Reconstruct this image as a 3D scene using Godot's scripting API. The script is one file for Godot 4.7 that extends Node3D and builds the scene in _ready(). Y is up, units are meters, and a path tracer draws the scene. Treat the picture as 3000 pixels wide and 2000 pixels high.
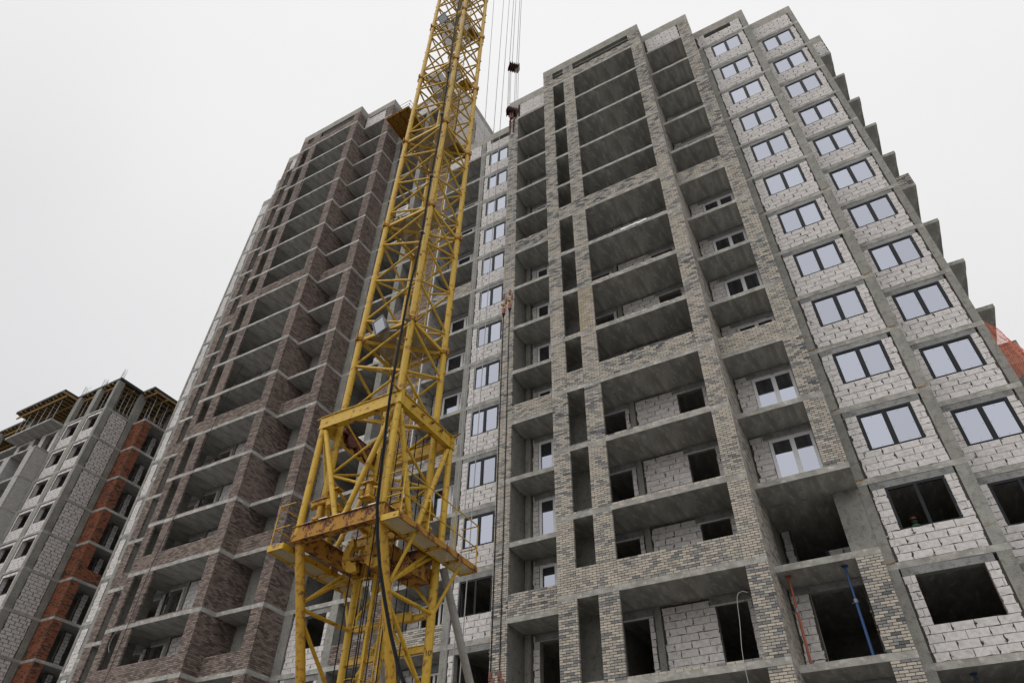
extends Node3D

# ---------------------------------------------------------------- measures
const ZF := -21.51   # front of the projecting bays
const Z2 := -22.47   # front of the loggias beside the bays
const Z3 := -23.91   # front of the window strips
const Z5 := -25.17   # front of the set-back end strips
const ZB := -23.42   # back wall of the bay loggias
const F0 := 8.16     # floor level of storey 0
const ST := 0.21     # slab thickness
const EYE := Vector3(0, 1.6, 0)

var rng := RandomNumberGenerator.new()
var mats := {}
var unit_cyl: ArrayMesh
var unit_box: ArrayMesh
var block_shapes := []
var block_meshes := []
var clump := FastNoiseLite.new()
var counts := {}

func fl(j: int) -> float:
	return F0 + 3.0 * j

# ---------------------------------------------------------------- mesh builder
class MB:
	var v := PackedVector3Array()
	var n := PackedVector3Array()
	var c := PackedColorArray()
	var ix := PackedInt32Array()

	func quad(a: Vector3, b: Vector3, d: Vector3, e: Vector3, nr: Vector3, col: Color) -> void:
		var i := v.size()
		v.append(a); v.append(b); v.append(d); v.append(e)
		n.append(nr); n.append(nr); n.append(nr); n.append(nr)
		c.append(col); c.append(col); c.append(col); c.append(col)
		if (b - a).cross(d - a).dot(nr) > 0.0:
			ix.append_array(PackedInt32Array([i, i + 2, i + 1, i, i + 3, i + 2]))
		else:
			ix.append_array(PackedInt32Array([i, i + 1, i + 2, i, i + 2, i + 3]))

	func tri(a: Vector3, b: Vector3, d: Vector3, nr: Vector3, col: Color) -> void:
		var i := v.size()
		v.append(a); v.append(b); v.append(d)
		n.append(nr); n.append(nr); n.append(nr)
		c.append(col); c.append(col); c.append(col)
		if (b - a).cross(d - a).dot(nr) > 0.0:
			ix.append_array(PackedInt32Array([i, i + 2, i + 1]))
		else:
			ix.append_array(PackedInt32Array([i, i + 1, i + 2]))

	func box(lo: Vector3, hi: Vector3, col := Color.WHITE) -> void:
		var a := Vector3(min(lo.x, hi.x), min(lo.y, hi.y), min(lo.z, hi.z))
		var b := Vector3(max(lo.x, hi.x), max(lo.y, hi.y), max(lo.z, hi.z))
		quad(Vector3(a.x, a.y, b.z), Vector3(b.x, a.y, b.z), b, Vector3(a.x, b.y, b.z), Vector3(0, 0, 1), col)
		quad(a, Vector3(b.x, a.y, a.z), Vector3(b.x, b.y, a.z), Vector3(a.x, b.y, a.z), Vector3(0, 0, -1), col)
		quad(Vector3(b.x, a.y, a.z), Vector3(b.x, a.y, b.z), b, Vector3(b.x, b.y, a.z), Vector3(1, 0, 0), col)
		quad(a, Vector3(a.x, a.y, b.z), Vector3(a.x, b.y, b.z), Vector3(a.x, b.y, a.z), Vector3(-1, 0, 0), col)
		quad(Vector3(a.x, b.y, a.z), Vector3(b.x, b.y, a.z), b, Vector3(a.x, b.y, b.z), Vector3(0, 1, 0), col)
		quad(a, Vector3(b.x, a.y, a.z), Vector3(b.x, a.y, b.z), Vector3(a.x, a.y, b.z), Vector3(0, -1, 0), col)

	# a box along a-b, w across (horizontal if it can be), h the other way
	func beam(a: Vector3, b: Vector3, w: float, h: float, col := Color.WHITE) -> void:
		var d := (b - a).normalized()
		var up := Vector3.UP if abs(d.y) < 0.95 else Vector3(0, 0, 1)
		var s := d.cross(up).normalized()
		var t := s.cross(d).normalized()
		var q := []
		for p: Vector3 in [a, b]:
			q.append(p - s * w / 2 - t * h / 2)
			q.append(p + s * w / 2 - t * h / 2)
			q.append(p + s * w / 2 + t * h / 2)
			q.append(p - s * w / 2 + t * h / 2)
		quad(q[0], q[1], q[2], q[3], -d, col)
		quad(q[4], q[5], q[6], q[7], d, col)
		quad(q[0], q[1], q[5], q[4], -t, col)
		quad(q[3], q[2], q[6], q[7], t, col)
		quad(q[0], q[3], q[7], q[4], -s, col)
		quad(q[1], q[2], q[6], q[5], s, col)

	func tube(pts: Array, r: float, seg := 8, col := Color.WHITE, r_end := -1.0) -> void:
		var rings := []
		var prev := Vector3.ZERO
		for i in pts.size():
			var p: Vector3 = pts[i]
			var d: Vector3
			if i == 0: d = pts[1] - p
			elif i == pts.size() - 1: d = p - pts[i - 1]
			else: d = pts[i + 1] - pts[i - 1]
			d = d.normalized()
			var s: Vector3
			if i == 0:
				s = d.cross(Vector3.UP if abs(d.y) < 0.9 else Vector3(0, 0, 1)).normalized()
			else:
				s = (prev - d * prev.dot(d)).normalized()
			prev = s
			var t := d.cross(s)
			var rr := r if r_end < 0.0 else lerpf(r, r_end, float(i) / (pts.size() - 1))
			var base := v.size()
			for k in seg:
				var o := s * cos(TAU * k / seg) + t * sin(TAU * k / seg)
				v.append(p + o * rr); n.append(o); c.append(col)
			rings.append([base, d])
		for i in pts.size() - 1:
			var a: int = rings[i][0]
			var b: int = rings[i + 1][0]
			for k in seg:
				var k2 := (k + 1) % seg
				ix.append_array(PackedInt32Array([a + k, b + k, b + k2, a + k, b + k2, a + k2]))
		for e in 2:
			var i := 0 if e == 0 else pts.size() - 1
			var dd: Vector3 = rings[i][1] * (-1.0 if e == 0 else 1.0)
			var base: int = rings[i][0]
			for k in range(1, seg - 1):
				tri(v[base], v[base + k], v[base + k + 1], dd, col)

	func mesh() -> ArrayMesh:
		var m := ArrayMesh.new()
		var arr := []
		arr.resize(Mesh.ARRAY_MAX)
		arr[Mesh.ARRAY_VERTEX] = v
		arr[Mesh.ARRAY_NORMAL] = n
		arr[Mesh.ARRAY_COLOR] = c
		arr[Mesh.ARRAY_INDEX] = ix
		m.add_surface_from_arrays(Mesh.PRIMITIVE_TRIANGLES, arr)
		return m

func put(called: String, mesh: Mesh, mat: Material, parent: Node, kind := "") -> MeshInstance3D:
	var o := MeshInstance3D.new()
	o.name = numbered(called, parent)
	o.mesh = mesh
	o.material_override = mat
	if kind: o.set_meta("kind", kind)
	parent.add_child(o, true)
	return o

func numbered(called: String, parent: Node) -> String:
	var key := str(parent.get_instance_id()) + called
	var k: int = counts.get(key, 0)
	counts[key] = k + 1
	return called if k == 0 else "%s_%03d" % [called, k]

func thing(called: String, label: String, category: String, group := "") -> Node3D:
	var o := Node3D.new()
	o.name = numbered(called, self)
	add_child(o)
	return tag(o, label, category, group)

func tag(o: Node3D, label: String, category: String, group := "") -> Node3D:
	o.set_meta("label", label)
	o.set_meta("category", category)
	if group: o.set_meta("group", group)
	return o

func branch(called: String, parent: Node) -> Node3D:
	var o := Node3D.new()
	o.name = numbered(called, parent)
	parent.add_child(o, true)
	return o

func part_box(called: String, lo: Vector3, hi: Vector3, mat: Material, parent: Node, col := Color.WHITE) -> MeshInstance3D:
	var m := MB.new()
	m.box(lo, hi, col)
	return put(called, m.mesh(), mat, parent)

func part_tube(called: String, pts: Array, r: float, mat: Material, parent: Node, seg := 8, col := Color.WHITE) -> MeshInstance3D:
	var m := MB.new()
	m.tube(pts, r, seg, col)
	return put(called, m.mesh(), mat, parent)

func part_beam(called: String, a: Vector3, b: Vector3, w: float, h: float, mat: Material, parent: Node, col := Color.WHITE) -> MeshInstance3D:
	var m := MB.new()
	m.beam(a, b, w, h, col)
	return put(called, m.mesh(), mat, parent)

# a round bar from the shared unit cylinder
func bar(called: String, a: Vector3, b: Vector3, r: float, mat: Material, parent: Node) -> MeshInstance3D:
	var o := put(called, unit_cyl, mat, parent)
	var d := b - a
	var y := d.normalized()
	var x := y.cross(Vector3(0, 0, 1) if abs(y.z) < 0.9 else Vector3(1, 0, 0)).normalized()
	var z := x.cross(y)
	o.transform = Transform3D(Basis(x * r, d, z * r), (a + b) / 2)
	return o

# ---------------------------------------------------------------- materials
func noise_bytes(size: int, kind: int, freq: float, oct: int, seed_: int) -> PackedByteArray:
	var nz := FastNoiseLite.new()
	nz.seed = seed_
	nz.noise_type = kind
	nz.frequency = freq
	nz.fractal_octaves = oct
	var im := nz.get_seamless_image(size, size)
	im.convert(Image.FORMAT_L8)
	return im.get_data()

func image_tex(size: int, rgb: PackedByteArray) -> ImageTexture:
	var im := Image.create_from_data(size, size, false, Image.FORMAT_RGB8, rgb)
	im.generate_mipmaps()
	return ImageTexture.create_from_image(im)

# grey grain with patches: mean value near 0.82
func grain_tex(size: int, a: PackedByteArray, b: PackedByteArray, d: PackedByteArray, ka: float, kb: float, spot: float, spot_col: Color) -> ImageTexture:
	var out := PackedByteArray()
	out.resize(size * size * 3)
	for i in size * size:
		var t := 0.84 + ka * (a[i] / 255.0 - 0.5) + kb * (b[i] / 255.0 - 0.5)
		var s := clampf((d[i] / 255.0 - spot) * 3.0, 0.0, 1.0)
		out[i * 3] = int(clampf(t * lerpf(1.0, spot_col.r, s), 0, 1) * 255)
		out[i * 3 + 1] = int(clampf(t * lerpf(1.0, spot_col.g, s), 0, 1) * 255)
		out[i * 3 + 2] = int(clampf(t * lerpf(1.0, spot_col.b, s), 0, 1) * 255)
	return image_tex(size, out)

func paint_tex(size: int, base: Color, stain_at: float, pit_at: float, seed_: int) -> ImageTexture:
	var a := noise_bytes(size, FastNoiseLite.TYPE_SIMPLEX_SMOOTH, 0.007, 6, seed_)
	var b := noise_bytes(size, FastNoiseLite.TYPE_SIMPLEX, 0.11, 3, seed_ + 1)
	var d := noise_bytes(size, FastNoiseLite.TYPE_SIMPLEX_SMOOTH, 0.035, 5, seed_ + 2)
	var out := PackedByteArray()
	out.resize(size * size * 3)
	var stain := Color(0.50, 0.31, 0.11)
	var rust := Color(0.31, 0.14, 0.06)
	for i in size * size:
		var f := b[i] / 255.0
		var e := d[i] / 255.0
		var g := 0.93 + 0.16 * (e - 0.5) + 0.10 * (f - 0.5)
		var col := Color(base.r * g, base.g * g, base.b * g)
		var h := a[i] / 255.0 + 0.20 * (e - 0.5) + 0.10 * (f - 0.5)
		col = col.lerp(stain, clampf((h - stain_at) * 4.0, 0.0, 0.8))
		var q := 0.55 * a[i] / 255.0 + 0.45 * e + 0.16 * (f - 0.5)
		col = col.lerp(rust.lerp(Color(0.2, 0.1, 0.06), f), clampf((q - pit_at) * 14.0, 0.0, 0.95))
		out[i * 3] = int(clampf(col.r, 0, 1) * 255)
		out[i * 3 + 1] = int(clampf(col.g, 0, 1) * 255)
		out[i * 3 + 2] = int(clampf(col.b, 0, 1) * 255)
	return image_tex(size, out)

func surf(called: String, rough: float, tex: Texture2D = null, scale := 1.0, bump: Texture2D = null, bump_k := 1.0, col := Color.WHITE) -> StandardMaterial3D:
	var m := StandardMaterial3D.new()
	m.resource_name = called
	m.albedo_color = col
	m.roughness = rough
	m.vertex_color_use_as_albedo = true
	if tex:
		m.albedo_texture = tex
		m.uv1_triplanar = true
		m.uv1_world_triplanar = true
		m.uv1_scale = Vector3.ONE * scale
	if bump:
		m.normal_enabled = true
		m.normal_texture = bump
		m.normal_scale = bump_k
	mats[called] = m
	return m

func lin(r: float, g: float, b: float) -> Color:
	return Color(r, g, b).linear_to_srgb()

func make_materials() -> void:
	var s := 512
	var n1 := noise_bytes(s, FastNoiseLite.TYPE_SIMPLEX_SMOOTH, 0.008, 5, 11)
	var n2 := noise_bytes(s, FastNoiseLite.TYPE_SIMPLEX, 0.08, 4, 12)
	var n3 := noise_bytes(s, FastNoiseLite.TYPE_SIMPLEX_SMOOTH, 0.014, 5, 13)
	var n4 := noise_bytes(s, FastNoiseLite.TYPE_CELLULAR, 0.06, 2, 14)
	var n5 := noise_bytes(s, FastNoiseLite.TYPE_SIMPLEX_SMOOTH, 0.005, 6, 15)
	var n6 := noise_bytes(s, FastNoiseLite.TYPE_SIMPLEX_SMOOTH, 0.022, 6, 16)
	var concrete := grain_tex(s, n5, n2, n6, 0.16, 0.10, 0.55, Color(0.86, 0.845, 0.80))
	var blockt := grain_tex(s, n3, n2, n1, 0.14, 0.10, 0.66, Color(0.88, 0.85, 0.82))
	var brickt := grain_tex(s, n2, n4, n3, 0.34, 0.16, 0.64, Color(0.8, 0.8, 0.8))
	var bump_im := Image.create_from_data(s, s, false, Image.FORMAT_L8, n2)
	bump_im.convert(Image.FORMAT_RGBA8)
	bump_im.bump_map_to_normal_map(3.0)
	var bump := ImageTexture.create_from_image(bump_im)
	surf("concrete", 0.9, concrete, 0.33, bump, 0.5)
	var sl := surf("slab", 0.9, grain_tex(s, n1, n2, n3, 0.24, 0.10, 0.60, Color(1.25, 1.26, 1.25)), 0.33, bump, 0.3)
	sl.uv1_scale = Vector3(0.42, 0.42, 0.12)
	surf("soffit", 0.75, concrete, 0.21, bump, 0.25)
	surf("block", 0.95, blockt, 0.7, bump, 0.4)
	surf("brick", 0.85, brickt, 2.6, bump, 0.6)
	surf("mortar", 0.95, blockt, 1.5, bump, 0.8)
	surf("plain", 0.6)
	surf("yellow", 0.5, paint_tex(512, Color(0.79, 0.635, 0.14), 0.67, 0.71, 31), 0.8)
	surf("yellow_worn", 0.6, paint_tex(512, Color(0.75, 0.58, 0.135), 0.56, 0.64, 41), 1.3)
	surf("rusty", 0.75, paint_tex(512, Color(0.68, 0.49, 0.14), 0.42, 0.54, 51), 0.9)
	surf("wood", 0.7, brickt, 1.1)
	surf("grey_paint", 0.55, concrete, 0.8)
	surf("frame_dark", 0.5, null, 1.0, null, 1.0, lin(0.011, 0.013, 0.017))
	mats.frame_dark.metallic_specular = 0.3
	surf("frame_white", 0.4, null, 1.0, null, 1.0, lin(0.66, 0.66, 0.67))
	surf("rope", 0.6, null, 1.0, null, 1.0, lin(0.30, 0.30, 0.31))
	surf("rope_dark", 0.9, null, 1.0, null, 1.0, lin(0.012, 0.012, 0.013))
	surf("rubber", 0.55, null, 1.0, null, 1.0, lin(0.006, 0.007, 0.01))
	mats.rubber.metallic_specular = 0.25
	surf("steel", 0.5, concrete, 1.3, null, 1.0, lin(0.34, 0.36, 0.38))
	mats.steel.metallic = 0.3
	surf("ground", 0.95, concrete, 0.05, bump, 0.8, lin(0.40, 0.395, 0.39))
	for k in 6:
		var gk: float = [1.0, 1.07, 0.95, 1.03, 1.1, 0.98][k]
		var gv := surf("glass_%d" % k, [0.02, 0.04, 0.02, 0.06, 0.03, 0.05][k], null, 1.0, null, 1.0, lin(0.235 * gk, 0.25 * gk, 0.295 * gk))
		gv.metallic = 1.0
	var g := surf("lamp_glass", 0.08, null, 1.0, null, 1.0, lin(0.55, 0.58, 0.60))
	g.metallic = 0.9

# ---------------------------------------------------------------- masonry
# A building keeps its pieces in lists until the end; the ones that show largest become parts.
class Bld:
	var root: Node3D
	var bricks := []
	var blocks := []
	var mortar := MB.new()

var GREY := [Color(0.712, 0.638, 0.542), Color(0.655, 0.593, 0.508), Color(0.599, 0.548, 0.475), Color(0.508, 0.480, 0.429), Color(0.373, 0.370, 0.354), Color(0.277, 0.280, 0.279), Color(0.158, 0.163, 0.169), Color(0.610, 0.497, 0.339)]
var BROWN := [Color(0.391, 0.305, 0.262), Color(0.328, 0.250, 0.215), Color(0.282, 0.215, 0.186), Color(0.236, 0.181, 0.159), Color(0.190, 0.148, 0.132), Color(0.144, 0.115, 0.103), Color(0.293, 0.233, 0.207), Color(0.414, 0.328, 0.282)]
var ORANGE := [Color(0.38, 0.125, 0.058), Color(0.34, 0.108, 0.05), Color(0.30, 0.098, 0.047), Color(0.37, 0.135, 0.065), Color(0.25, 0.085, 0.045), Color(0.09, 0.05, 0.035), Color(0.48, 0.15, 0.06), Color(0.37, 0.1, 0.04)]
var SILICATE := [Color(0.70, 0.68, 0.66), Color(0.67, 0.65, 0.63), Color(0.73, 0.71, 0.69), Color(0.65, 0.63, 0.62), Color(0.70, 0.67, 0.65), Color(0.62, 0.61, 0.60), Color(0.74, 0.72, 0.70), Color(0.68, 0.66, 0.64)]
var PALE := [Color(0.68, 0.65, 0.60), Color(0.65, 0.62, 0.57), Color(0.62, 0.60, 0.55), Color(0.58, 0.56, 0.52), Color(0.50, 0.49, 0.47), Color(0.26, 0.26, 0.26), Color(0.54, 0.50, 0.42), Color(0.50, 0.48, 0.43)]

func pick(pal: Array, u: float, y: float) -> int:
	var h := clump.get_noise_2d(u * 14.0, y * 26.0)
	# each delivery of bricks has its own mix: storeys differ in how many dark ones they hold
	var st := clump.get_noise_2d(floorf((y - F0) / 3.0) * 61.0, 7.0 + floorf(u / 2.6) * 23.0)
	var t := 0.31 + h * 0.2 + st * 0.28 + rng.randf_range(-0.48, 0.48)
	if pal == GREY:
		if y > fl(8): t += 0.14
		if y > fl(5) and y < fl(6) and u > -8.95 and u < -8.1 and rng.randf() < 0.5: return 7
	if pal == ORANGE and (h > 0.2 and rng.randf() < 0.4 or rng.randf() < 0.05): return 5
	return clampi(int(t * 7.0), 0, 6)

# face 0 looks to +z (u is x), face 1 looks to +x (u is z)
func brickwork(b: Bld, face: int, plane: float, u0: float, u1: float, y0: float, y1: float, pal: Array, mortar_col := Color(0.075, 0.07, 0.064), depth := 0.11, len := 0.26, ch := 0.0875) -> void:
	var rows := maxi(1, int(round((y1 - y0) / ch)))
	var h := (y1 - y0) / rows
	var flip := rng.randi() % 2
	for r in rows:
		var u := u0 - (len * 0.5 if (r + flip) % 2 == 1 else 0.0)
		while u < u1 - 0.02:
			var a := maxf(u, u0) + 0.009
			var e := minf(u + len, u1) - 0.009
			if u1 - (u + len) < 0.04: e = u1 - 0.005
			if e - a > 0.03:
				var yy := y0 + (r + 0.5) * h
				b.bricks.append([face, plane - depth / 2 + rng.randf_range(-0.003, 0.002), (a + e) / 2, yy, (e - a), h - 0.019, depth, pick(pal, (a + e) / 2, yy), pal])
			if u1 - (u + len) < 0.04: break
			u += len
	if face == 0:
		b.mortar.box(Vector3(u0 + 0.008, y0, plane - depth - 0.004), Vector3(u1 - 0.008, y1 - 0.004, plane - 0.018), mortar_col)
	else:
		b.mortar.box(Vector3(plane - depth - 0.004, y0, u0 + 0.008), Vector3(plane - 0.018, y1 - 0.004, u1 - 0.008), mortar_col)

func make_block_shapes() -> void:
	for k in 24:
		var pts := PackedVector2Array()
		var bites := [rng.randf() < 0.8, rng.randf() < 0.8]
		if k == 0: bites = [false, false]
		# along the top, right side down, bottom, left side up
		var sides := [[Vector2(-0.5, 0.5), Vector2(0.5, 0.5)], [Vector2(0.5, 0.5), Vector2(0.5, -0.5)], [Vector2(0.5, -0.5), Vector2(-0.5, -0.5)], [Vector2(-0.5, -0.5), Vector2(-0.5, 0.5)]]
		for s in 4:
			var a: Vector2 = sides[s][0]
			var e: Vector2 = sides[s][1]
			pts.append(a + Vector2(-sign(a.x) * rng.randf_range(0.0, 0.008), -sign(a.y) * rng.randf_range(0.0, 0.012)))
			if s == 1 or s == 3:
				var w := rng.randf_range(0.03, 0.095)
				var mid := rng.randf_range(0.3, 0.7)
				var sx := -1.0 if s == 1 else 1.0
				if bites[0 if s == 1 else 1]:
					for q in [mid - 0.31, mid - 0.2, mid - 0.09, mid + 0.03, mid + 0.14, mid + 0.24, mid + 0.32]:
						var kk: float = 1.0 - pow(abs(q - mid) / 0.36, 2.0)
						pts.append(a.lerp(e, q) + Vector2(sx * maxf(0.0, w * kk * rng.randf_range(0.25, 1.2)), 0))
				else:
					pts.append(a.lerp(e, 0.5) + Vector2(sx * rng.randf_range(0.0, 0.006), 0))
			else:
				var sy := -1.0 if s == 0 else 1.0
				for q in [0.3, 0.66]:
					pts.append(a.lerp(e, q + rng.randf_range(-0.08, 0.08)) + Vector2(0, sy * (rng.randf_range(0.0, 0.012) if rng.randf() < 0.9 else rng.randf_range(0.03, 0.10))))
		block_shapes.append(pts)
		var m := MB.new()
		add_block(m, 0, Vector3.ZERO, 1.0, 1.0, 1.0, k, Color.WHITE)
		block_meshes.append(m.mesh())

# c is the middle of the front face
func add_block(m: MB, face: int, c: Vector3, l: float, h: float, d: float, shape: int, col: Color) -> void:
	var pts: PackedVector2Array = block_shapes[shape]
	var ux := Vector3(1, 0, 0) if face == 0 else Vector3(0, 0, -1)
	var nr := Vector3(0, 0, 1) if face == 0 else Vector3(1, 0, 0)
	var q := PackedVector3Array()
	for p in pts:
		q.append(c + ux * (p.x * l) + Vector3(0, p.y * h, 0))
	var k := q.size()
	for i in k:
		var a := q[i]
		var e := q[(i + 1) % k]
		m.tri(c, a, e, nr, col)
		var out := (e - a).cross(nr)
		m.quad(a, e, e - nr * d, a - nr * d, -out.normalized() if (-out).dot((a + e) / 2 - c) > 0.0 else out.normalized(), col)

# holes: [[u0, u1, y0, y1], ...]; thick is the wall behind
func blockwork(b: Bld, face: int, plane: float, u0: float, u1: float, y0: float, y1: float, holes := [], thick := 0.28, tint := 1.0, course := 0.25, gap := 0.0) -> void:
	var rows := maxi(1, int(round((y1 - y0) / course)))
	var h := (y1 - y0) / rows
	for r in rows:
		var ym := y0 + (r + 0.5) * h
		var spans := [[u0 + 0.03, u1 - 0.03, true, true]]
		for ho in holes:
			if ym > ho[2] and ym < ho[3]:
				var nxt := []
				for s in spans:
					if ho[0] > s[0] and ho[0] < s[1]: nxt.append([s[0], ho[0], s[2], false])
					if ho[1] > s[0] and ho[1] < s[1]: nxt.append([ho[1], s[1], false, s[3]])
					if ho[0] >= s[1] or ho[1] <= s[0]: nxt.append(s)
				spans = nxt
		for s in spans:
			var off := rng.randf_range(0.12, 0.3) if r % 2 == 1 else rng.randf_range(0.42, 0.6)
			var u: float = s[0]
			var first := true
			while u < s[1] - 0.05:
				var e: float = minf(u + (off if first else 0.6), s[1])
				if s[1] - e < 0.12: e = s[1]
				var lt := 0.0
				var rt := 0.0
				if first and s[2]: lt = rng.randf_range(0.0, 0.06)
				if e >= s[1] and s[3]: rt = rng.randf_range(0.0, 0.06)
				var l := e - u - 0.010 - lt - rt - gap * rng.randf_range(0.2, 1.0)
				if l > 0.04:
					var shape := rng.randi_range(0, 23)
					if (e - u) < 0.34 and rng.randf() < 0.6: shape = 0
					var k := tint * rng.randf_range(0.93, 1.04)
					b.blocks.append([face, plane + rng.randf_range(-0.004, 0.004), (u + lt + e - rt) / 2, ym, l, h - 0.013 - gap * 0.25, shape, k])
					# mortar squeezed out of the joint and smeared over the face
					if rng.randf() < 0.34: smear(b, face, plane + 0.0055, u + rng.randf_range(-0.03, 0.06), ym + rng.randf_range(-0.5, 0.5) * h)
				first = false
				u = e
	# the mortar bed behind, and the body of the wall
	var rects := [[u0, u1, y0, y1]]
	for ho in holes:
		var nr := []
		for q in rects:
			if ho[1] <= q[0] or ho[0] >= q[1] or ho[3] <= q[2] or ho[2] >= q[3]:
				nr.append(q)
				continue
			if ho[0] > q[0]: nr.append([q[0], ho[0], q[2], q[3]])
			if ho[1] < q[1]: nr.append([ho[1], q[1], q[2], q[3]])
			if ho[2] > q[2]: nr.append([maxf(q[0], ho[0]), minf(q[1], ho[1]), q[2], ho[2]])
			if ho[3] < q[3]: nr.append([maxf(q[0], ho[0]), minf(q[1], ho[1]), ho[3], q[3]])
		rects = nr
	for q in rects:
		for layer in [[0.03, 0.05, Color(0.085, 0.076, 0.064)], [0.05, thick, Color(0.50 * tint, 0.47 * tint, 0.46 * tint)]]:
			var g: float = 0.004 if layer[0] < 0.04 else 0.0
			if face == 0:
				b.mortar.box(Vector3(q[0] + g, q[2], plane - layer[1]), Vector3(q[1] - g, q[3] - 0.002, plane - layer[0]), layer[2])
			else:
				b.mortar.box(Vector3(plane - layer[1], q[2], q[0] + g), Vector3(plane - layer[0], q[3] - 0.002, q[1] - g), layer[2])

func smear(b: Bld, face: int, plane: float, u: float, y: float) -> void:
	var n := 9
	var w := rng.randf_range(0.015, 0.09) if rng.randf() < 0.4 else rng.randf_range(0.012, 0.035)
	var t := rng.randf_range(0.012, 0.055)
	var k := rng.randf_range(0.35, 1.0)
	var col := Color(0.40 * k, 0.385 * k, 0.355 * k)
	var pts := []
	for i in n:
		var a := TAU * i / n
		var r := rng.randf_range(0.55, 1.0)
		pts.append(Vector2(u + cos(a) * w * r, y + sin(a) * t * r))
	for i in n:
		var p: Vector2 = pts[i]
		var q: Vector2 = pts[(i + 1) % n]
		if face == 0: b.mortar.tri(Vector3(u, y, plane + 0.004), Vector3(p.x, p.y, plane), Vector3(q.x, q.y, plane), Vector3(0, 0, 1), col)
		else: b.mortar.tri(Vector3(plane + 0.004, y, u), Vector3(plane, p.y, p.x), Vector3(plane, q.y, q.x), Vector3(1, 0, 0), col)

func shown(c: Vector3, cam: Transform3D) -> float:
	var p := cam.affine_inverse() * c
	if p.z > -1.0: return 0.0
	if abs(p.x / -p.z) > 0.735 or abs(p.y / -p.z) > 0.49: return 0.0
	return 1.0 / p.length_squared()

func finish_masonry(b: Bld, cam: Transform3D, mortar_too := true) -> void:
	# bricks
	var order := []
	for i in b.bricks.size():
		var k: Array = b.bricks[i]
		var c := Vector3(k[2], k[3], k[1]) if k[0] == 0 else Vector3(k[1], k[3], k[2])
		var s: float = shown(c, cam) * k[4] * (1.0 if k[0] == 0 else 0.45)
		# those behind the crane or out of sight come last
		order.append([s, i])
	order.sort_custom(func(p, q): return p[0] > q[0])
	var m := MB.new()
	var cache := {}
	for r in order.size():
		var k: Array = b.bricks[order[r][1]]
		var c := Vector3(k[2], k[3], k[1]) if k[0] == 0 else Vector3(k[1], k[3], k[2])
		var size := Vector3(k[4], k[5], k[6]) if k[0] == 0 else Vector3(k[6], k[5], k[4])
		if r < 300:
			var key := str(k[8][k[7]])
			if not cache.has(key):
				var mm: StandardMaterial3D = mats.brick.duplicate()
				mm.albedo_color = (k[8][k[7]] as Color).linear_to_srgb()
				cache[key] = mm
			var o := put("brick", unit_box, cache[key], b.root)
			o.transform = Transform3D(Basis.from_scale(size), c)
			continue
		var v: float = rng.randf_range(0.9, 1.1)
		var col: Color = k[8][k[7]] * v
		add_brick(m, k[0], c, size / 2, Color(col.r, col.g, col.b))
	if m.v.size(): put("brickwork", m.mesh(), mats.brick, b.root, "stuff")
	# blocks
	order = []
	for i in b.blocks.size():
		var k: Array = b.blocks[i]
		var c := Vector3(k[2], k[3], k[1]) if k[0] == 0 else Vector3(k[1], k[3], k[2])
		order.append([shown(c, cam) * k[4] * (1.0 if k[0] == 0 else 0.6), i])
	order.sort_custom(func(p, q): return p[0] > q[0])
	m = MB.new()
	cache = {}
	for r in order.size():
		var k: Array = b.blocks[order[r][1]]
		var c := Vector3(k[2], k[3], k[1]) if k[0] == 0 else Vector3(k[1], k[3], k[2])
		var t: float = k[7]
		if r < 300:
			var key := int(t * 24)
			if not cache.has(key):
				var mm: StandardMaterial3D = mats.block.duplicate()
				mm.albedo_color = lin(0.86 * t, 0.825 * t, 0.81 * t)
				cache[key] = mm
			var o := put("block", block_meshes[k[6]], cache[key], b.root)
			var bs := Basis.from_scale(Vector3(k[4], k[5], 0.05))
			if k[0] == 1: bs = Basis(Vector3.UP, PI / 2) * bs
			o.transform = Transform3D(bs, c)
			continue
		add_block(m, k[0], c, k[4], k[5], 0.05, k[6], Color(0.86 * t, 0.825 * t, 0.81 * t))
	if m.v.size(): put("blockwork", m.mesh(), mats.block, b.root, "stuff")
	put("mortar", b.mortar.mesh(), mats.mortar, b.root, "stuff")

func add_brick(m: MB, face: int, c: Vector3, h: Vector3, col: Color) -> void:
	var a := c - h
	var b := c + h
	m.quad(Vector3(a.x, a.y, b.z), Vector3(b.x, a.y, b.z), b, Vector3(a.x, b.y, b.z), Vector3(0, 0, 1), col)
	m.quad(Vector3(b.x, a.y, a.z), Vector3(b.x, a.y, b.z), b, Vector3(b.x, b.y, a.z), Vector3(1, 0, 0), col)
	m.quad(a, Vector3(a.x, a.y, b.z), Vector3(a.x, b.y, b.z), Vector3(a.x, b.y, a.z), Vector3(-1, 0, 0), col)
	m.quad(Vector3(a.x, b.y, a.z), Vector3(b.x, b.y, a.z), b, Vector3(a.x, b.y, b.z), Vector3(0, 1, 0), col)
	m.quad(a, Vector3(b.x, a.y, a.z), Vector3(b.x, a.y, b.z), Vector3(a.x, a.y, b.z), Vector3(0, -1, 0), col)
	if face == 1: m.quad(a, Vector3(b.x, a.y, a.z), Vector3(b.x, b.y, a.z), Vector3(a.x, b.y, a.z), Vector3(0, 0, -1), col)

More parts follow.
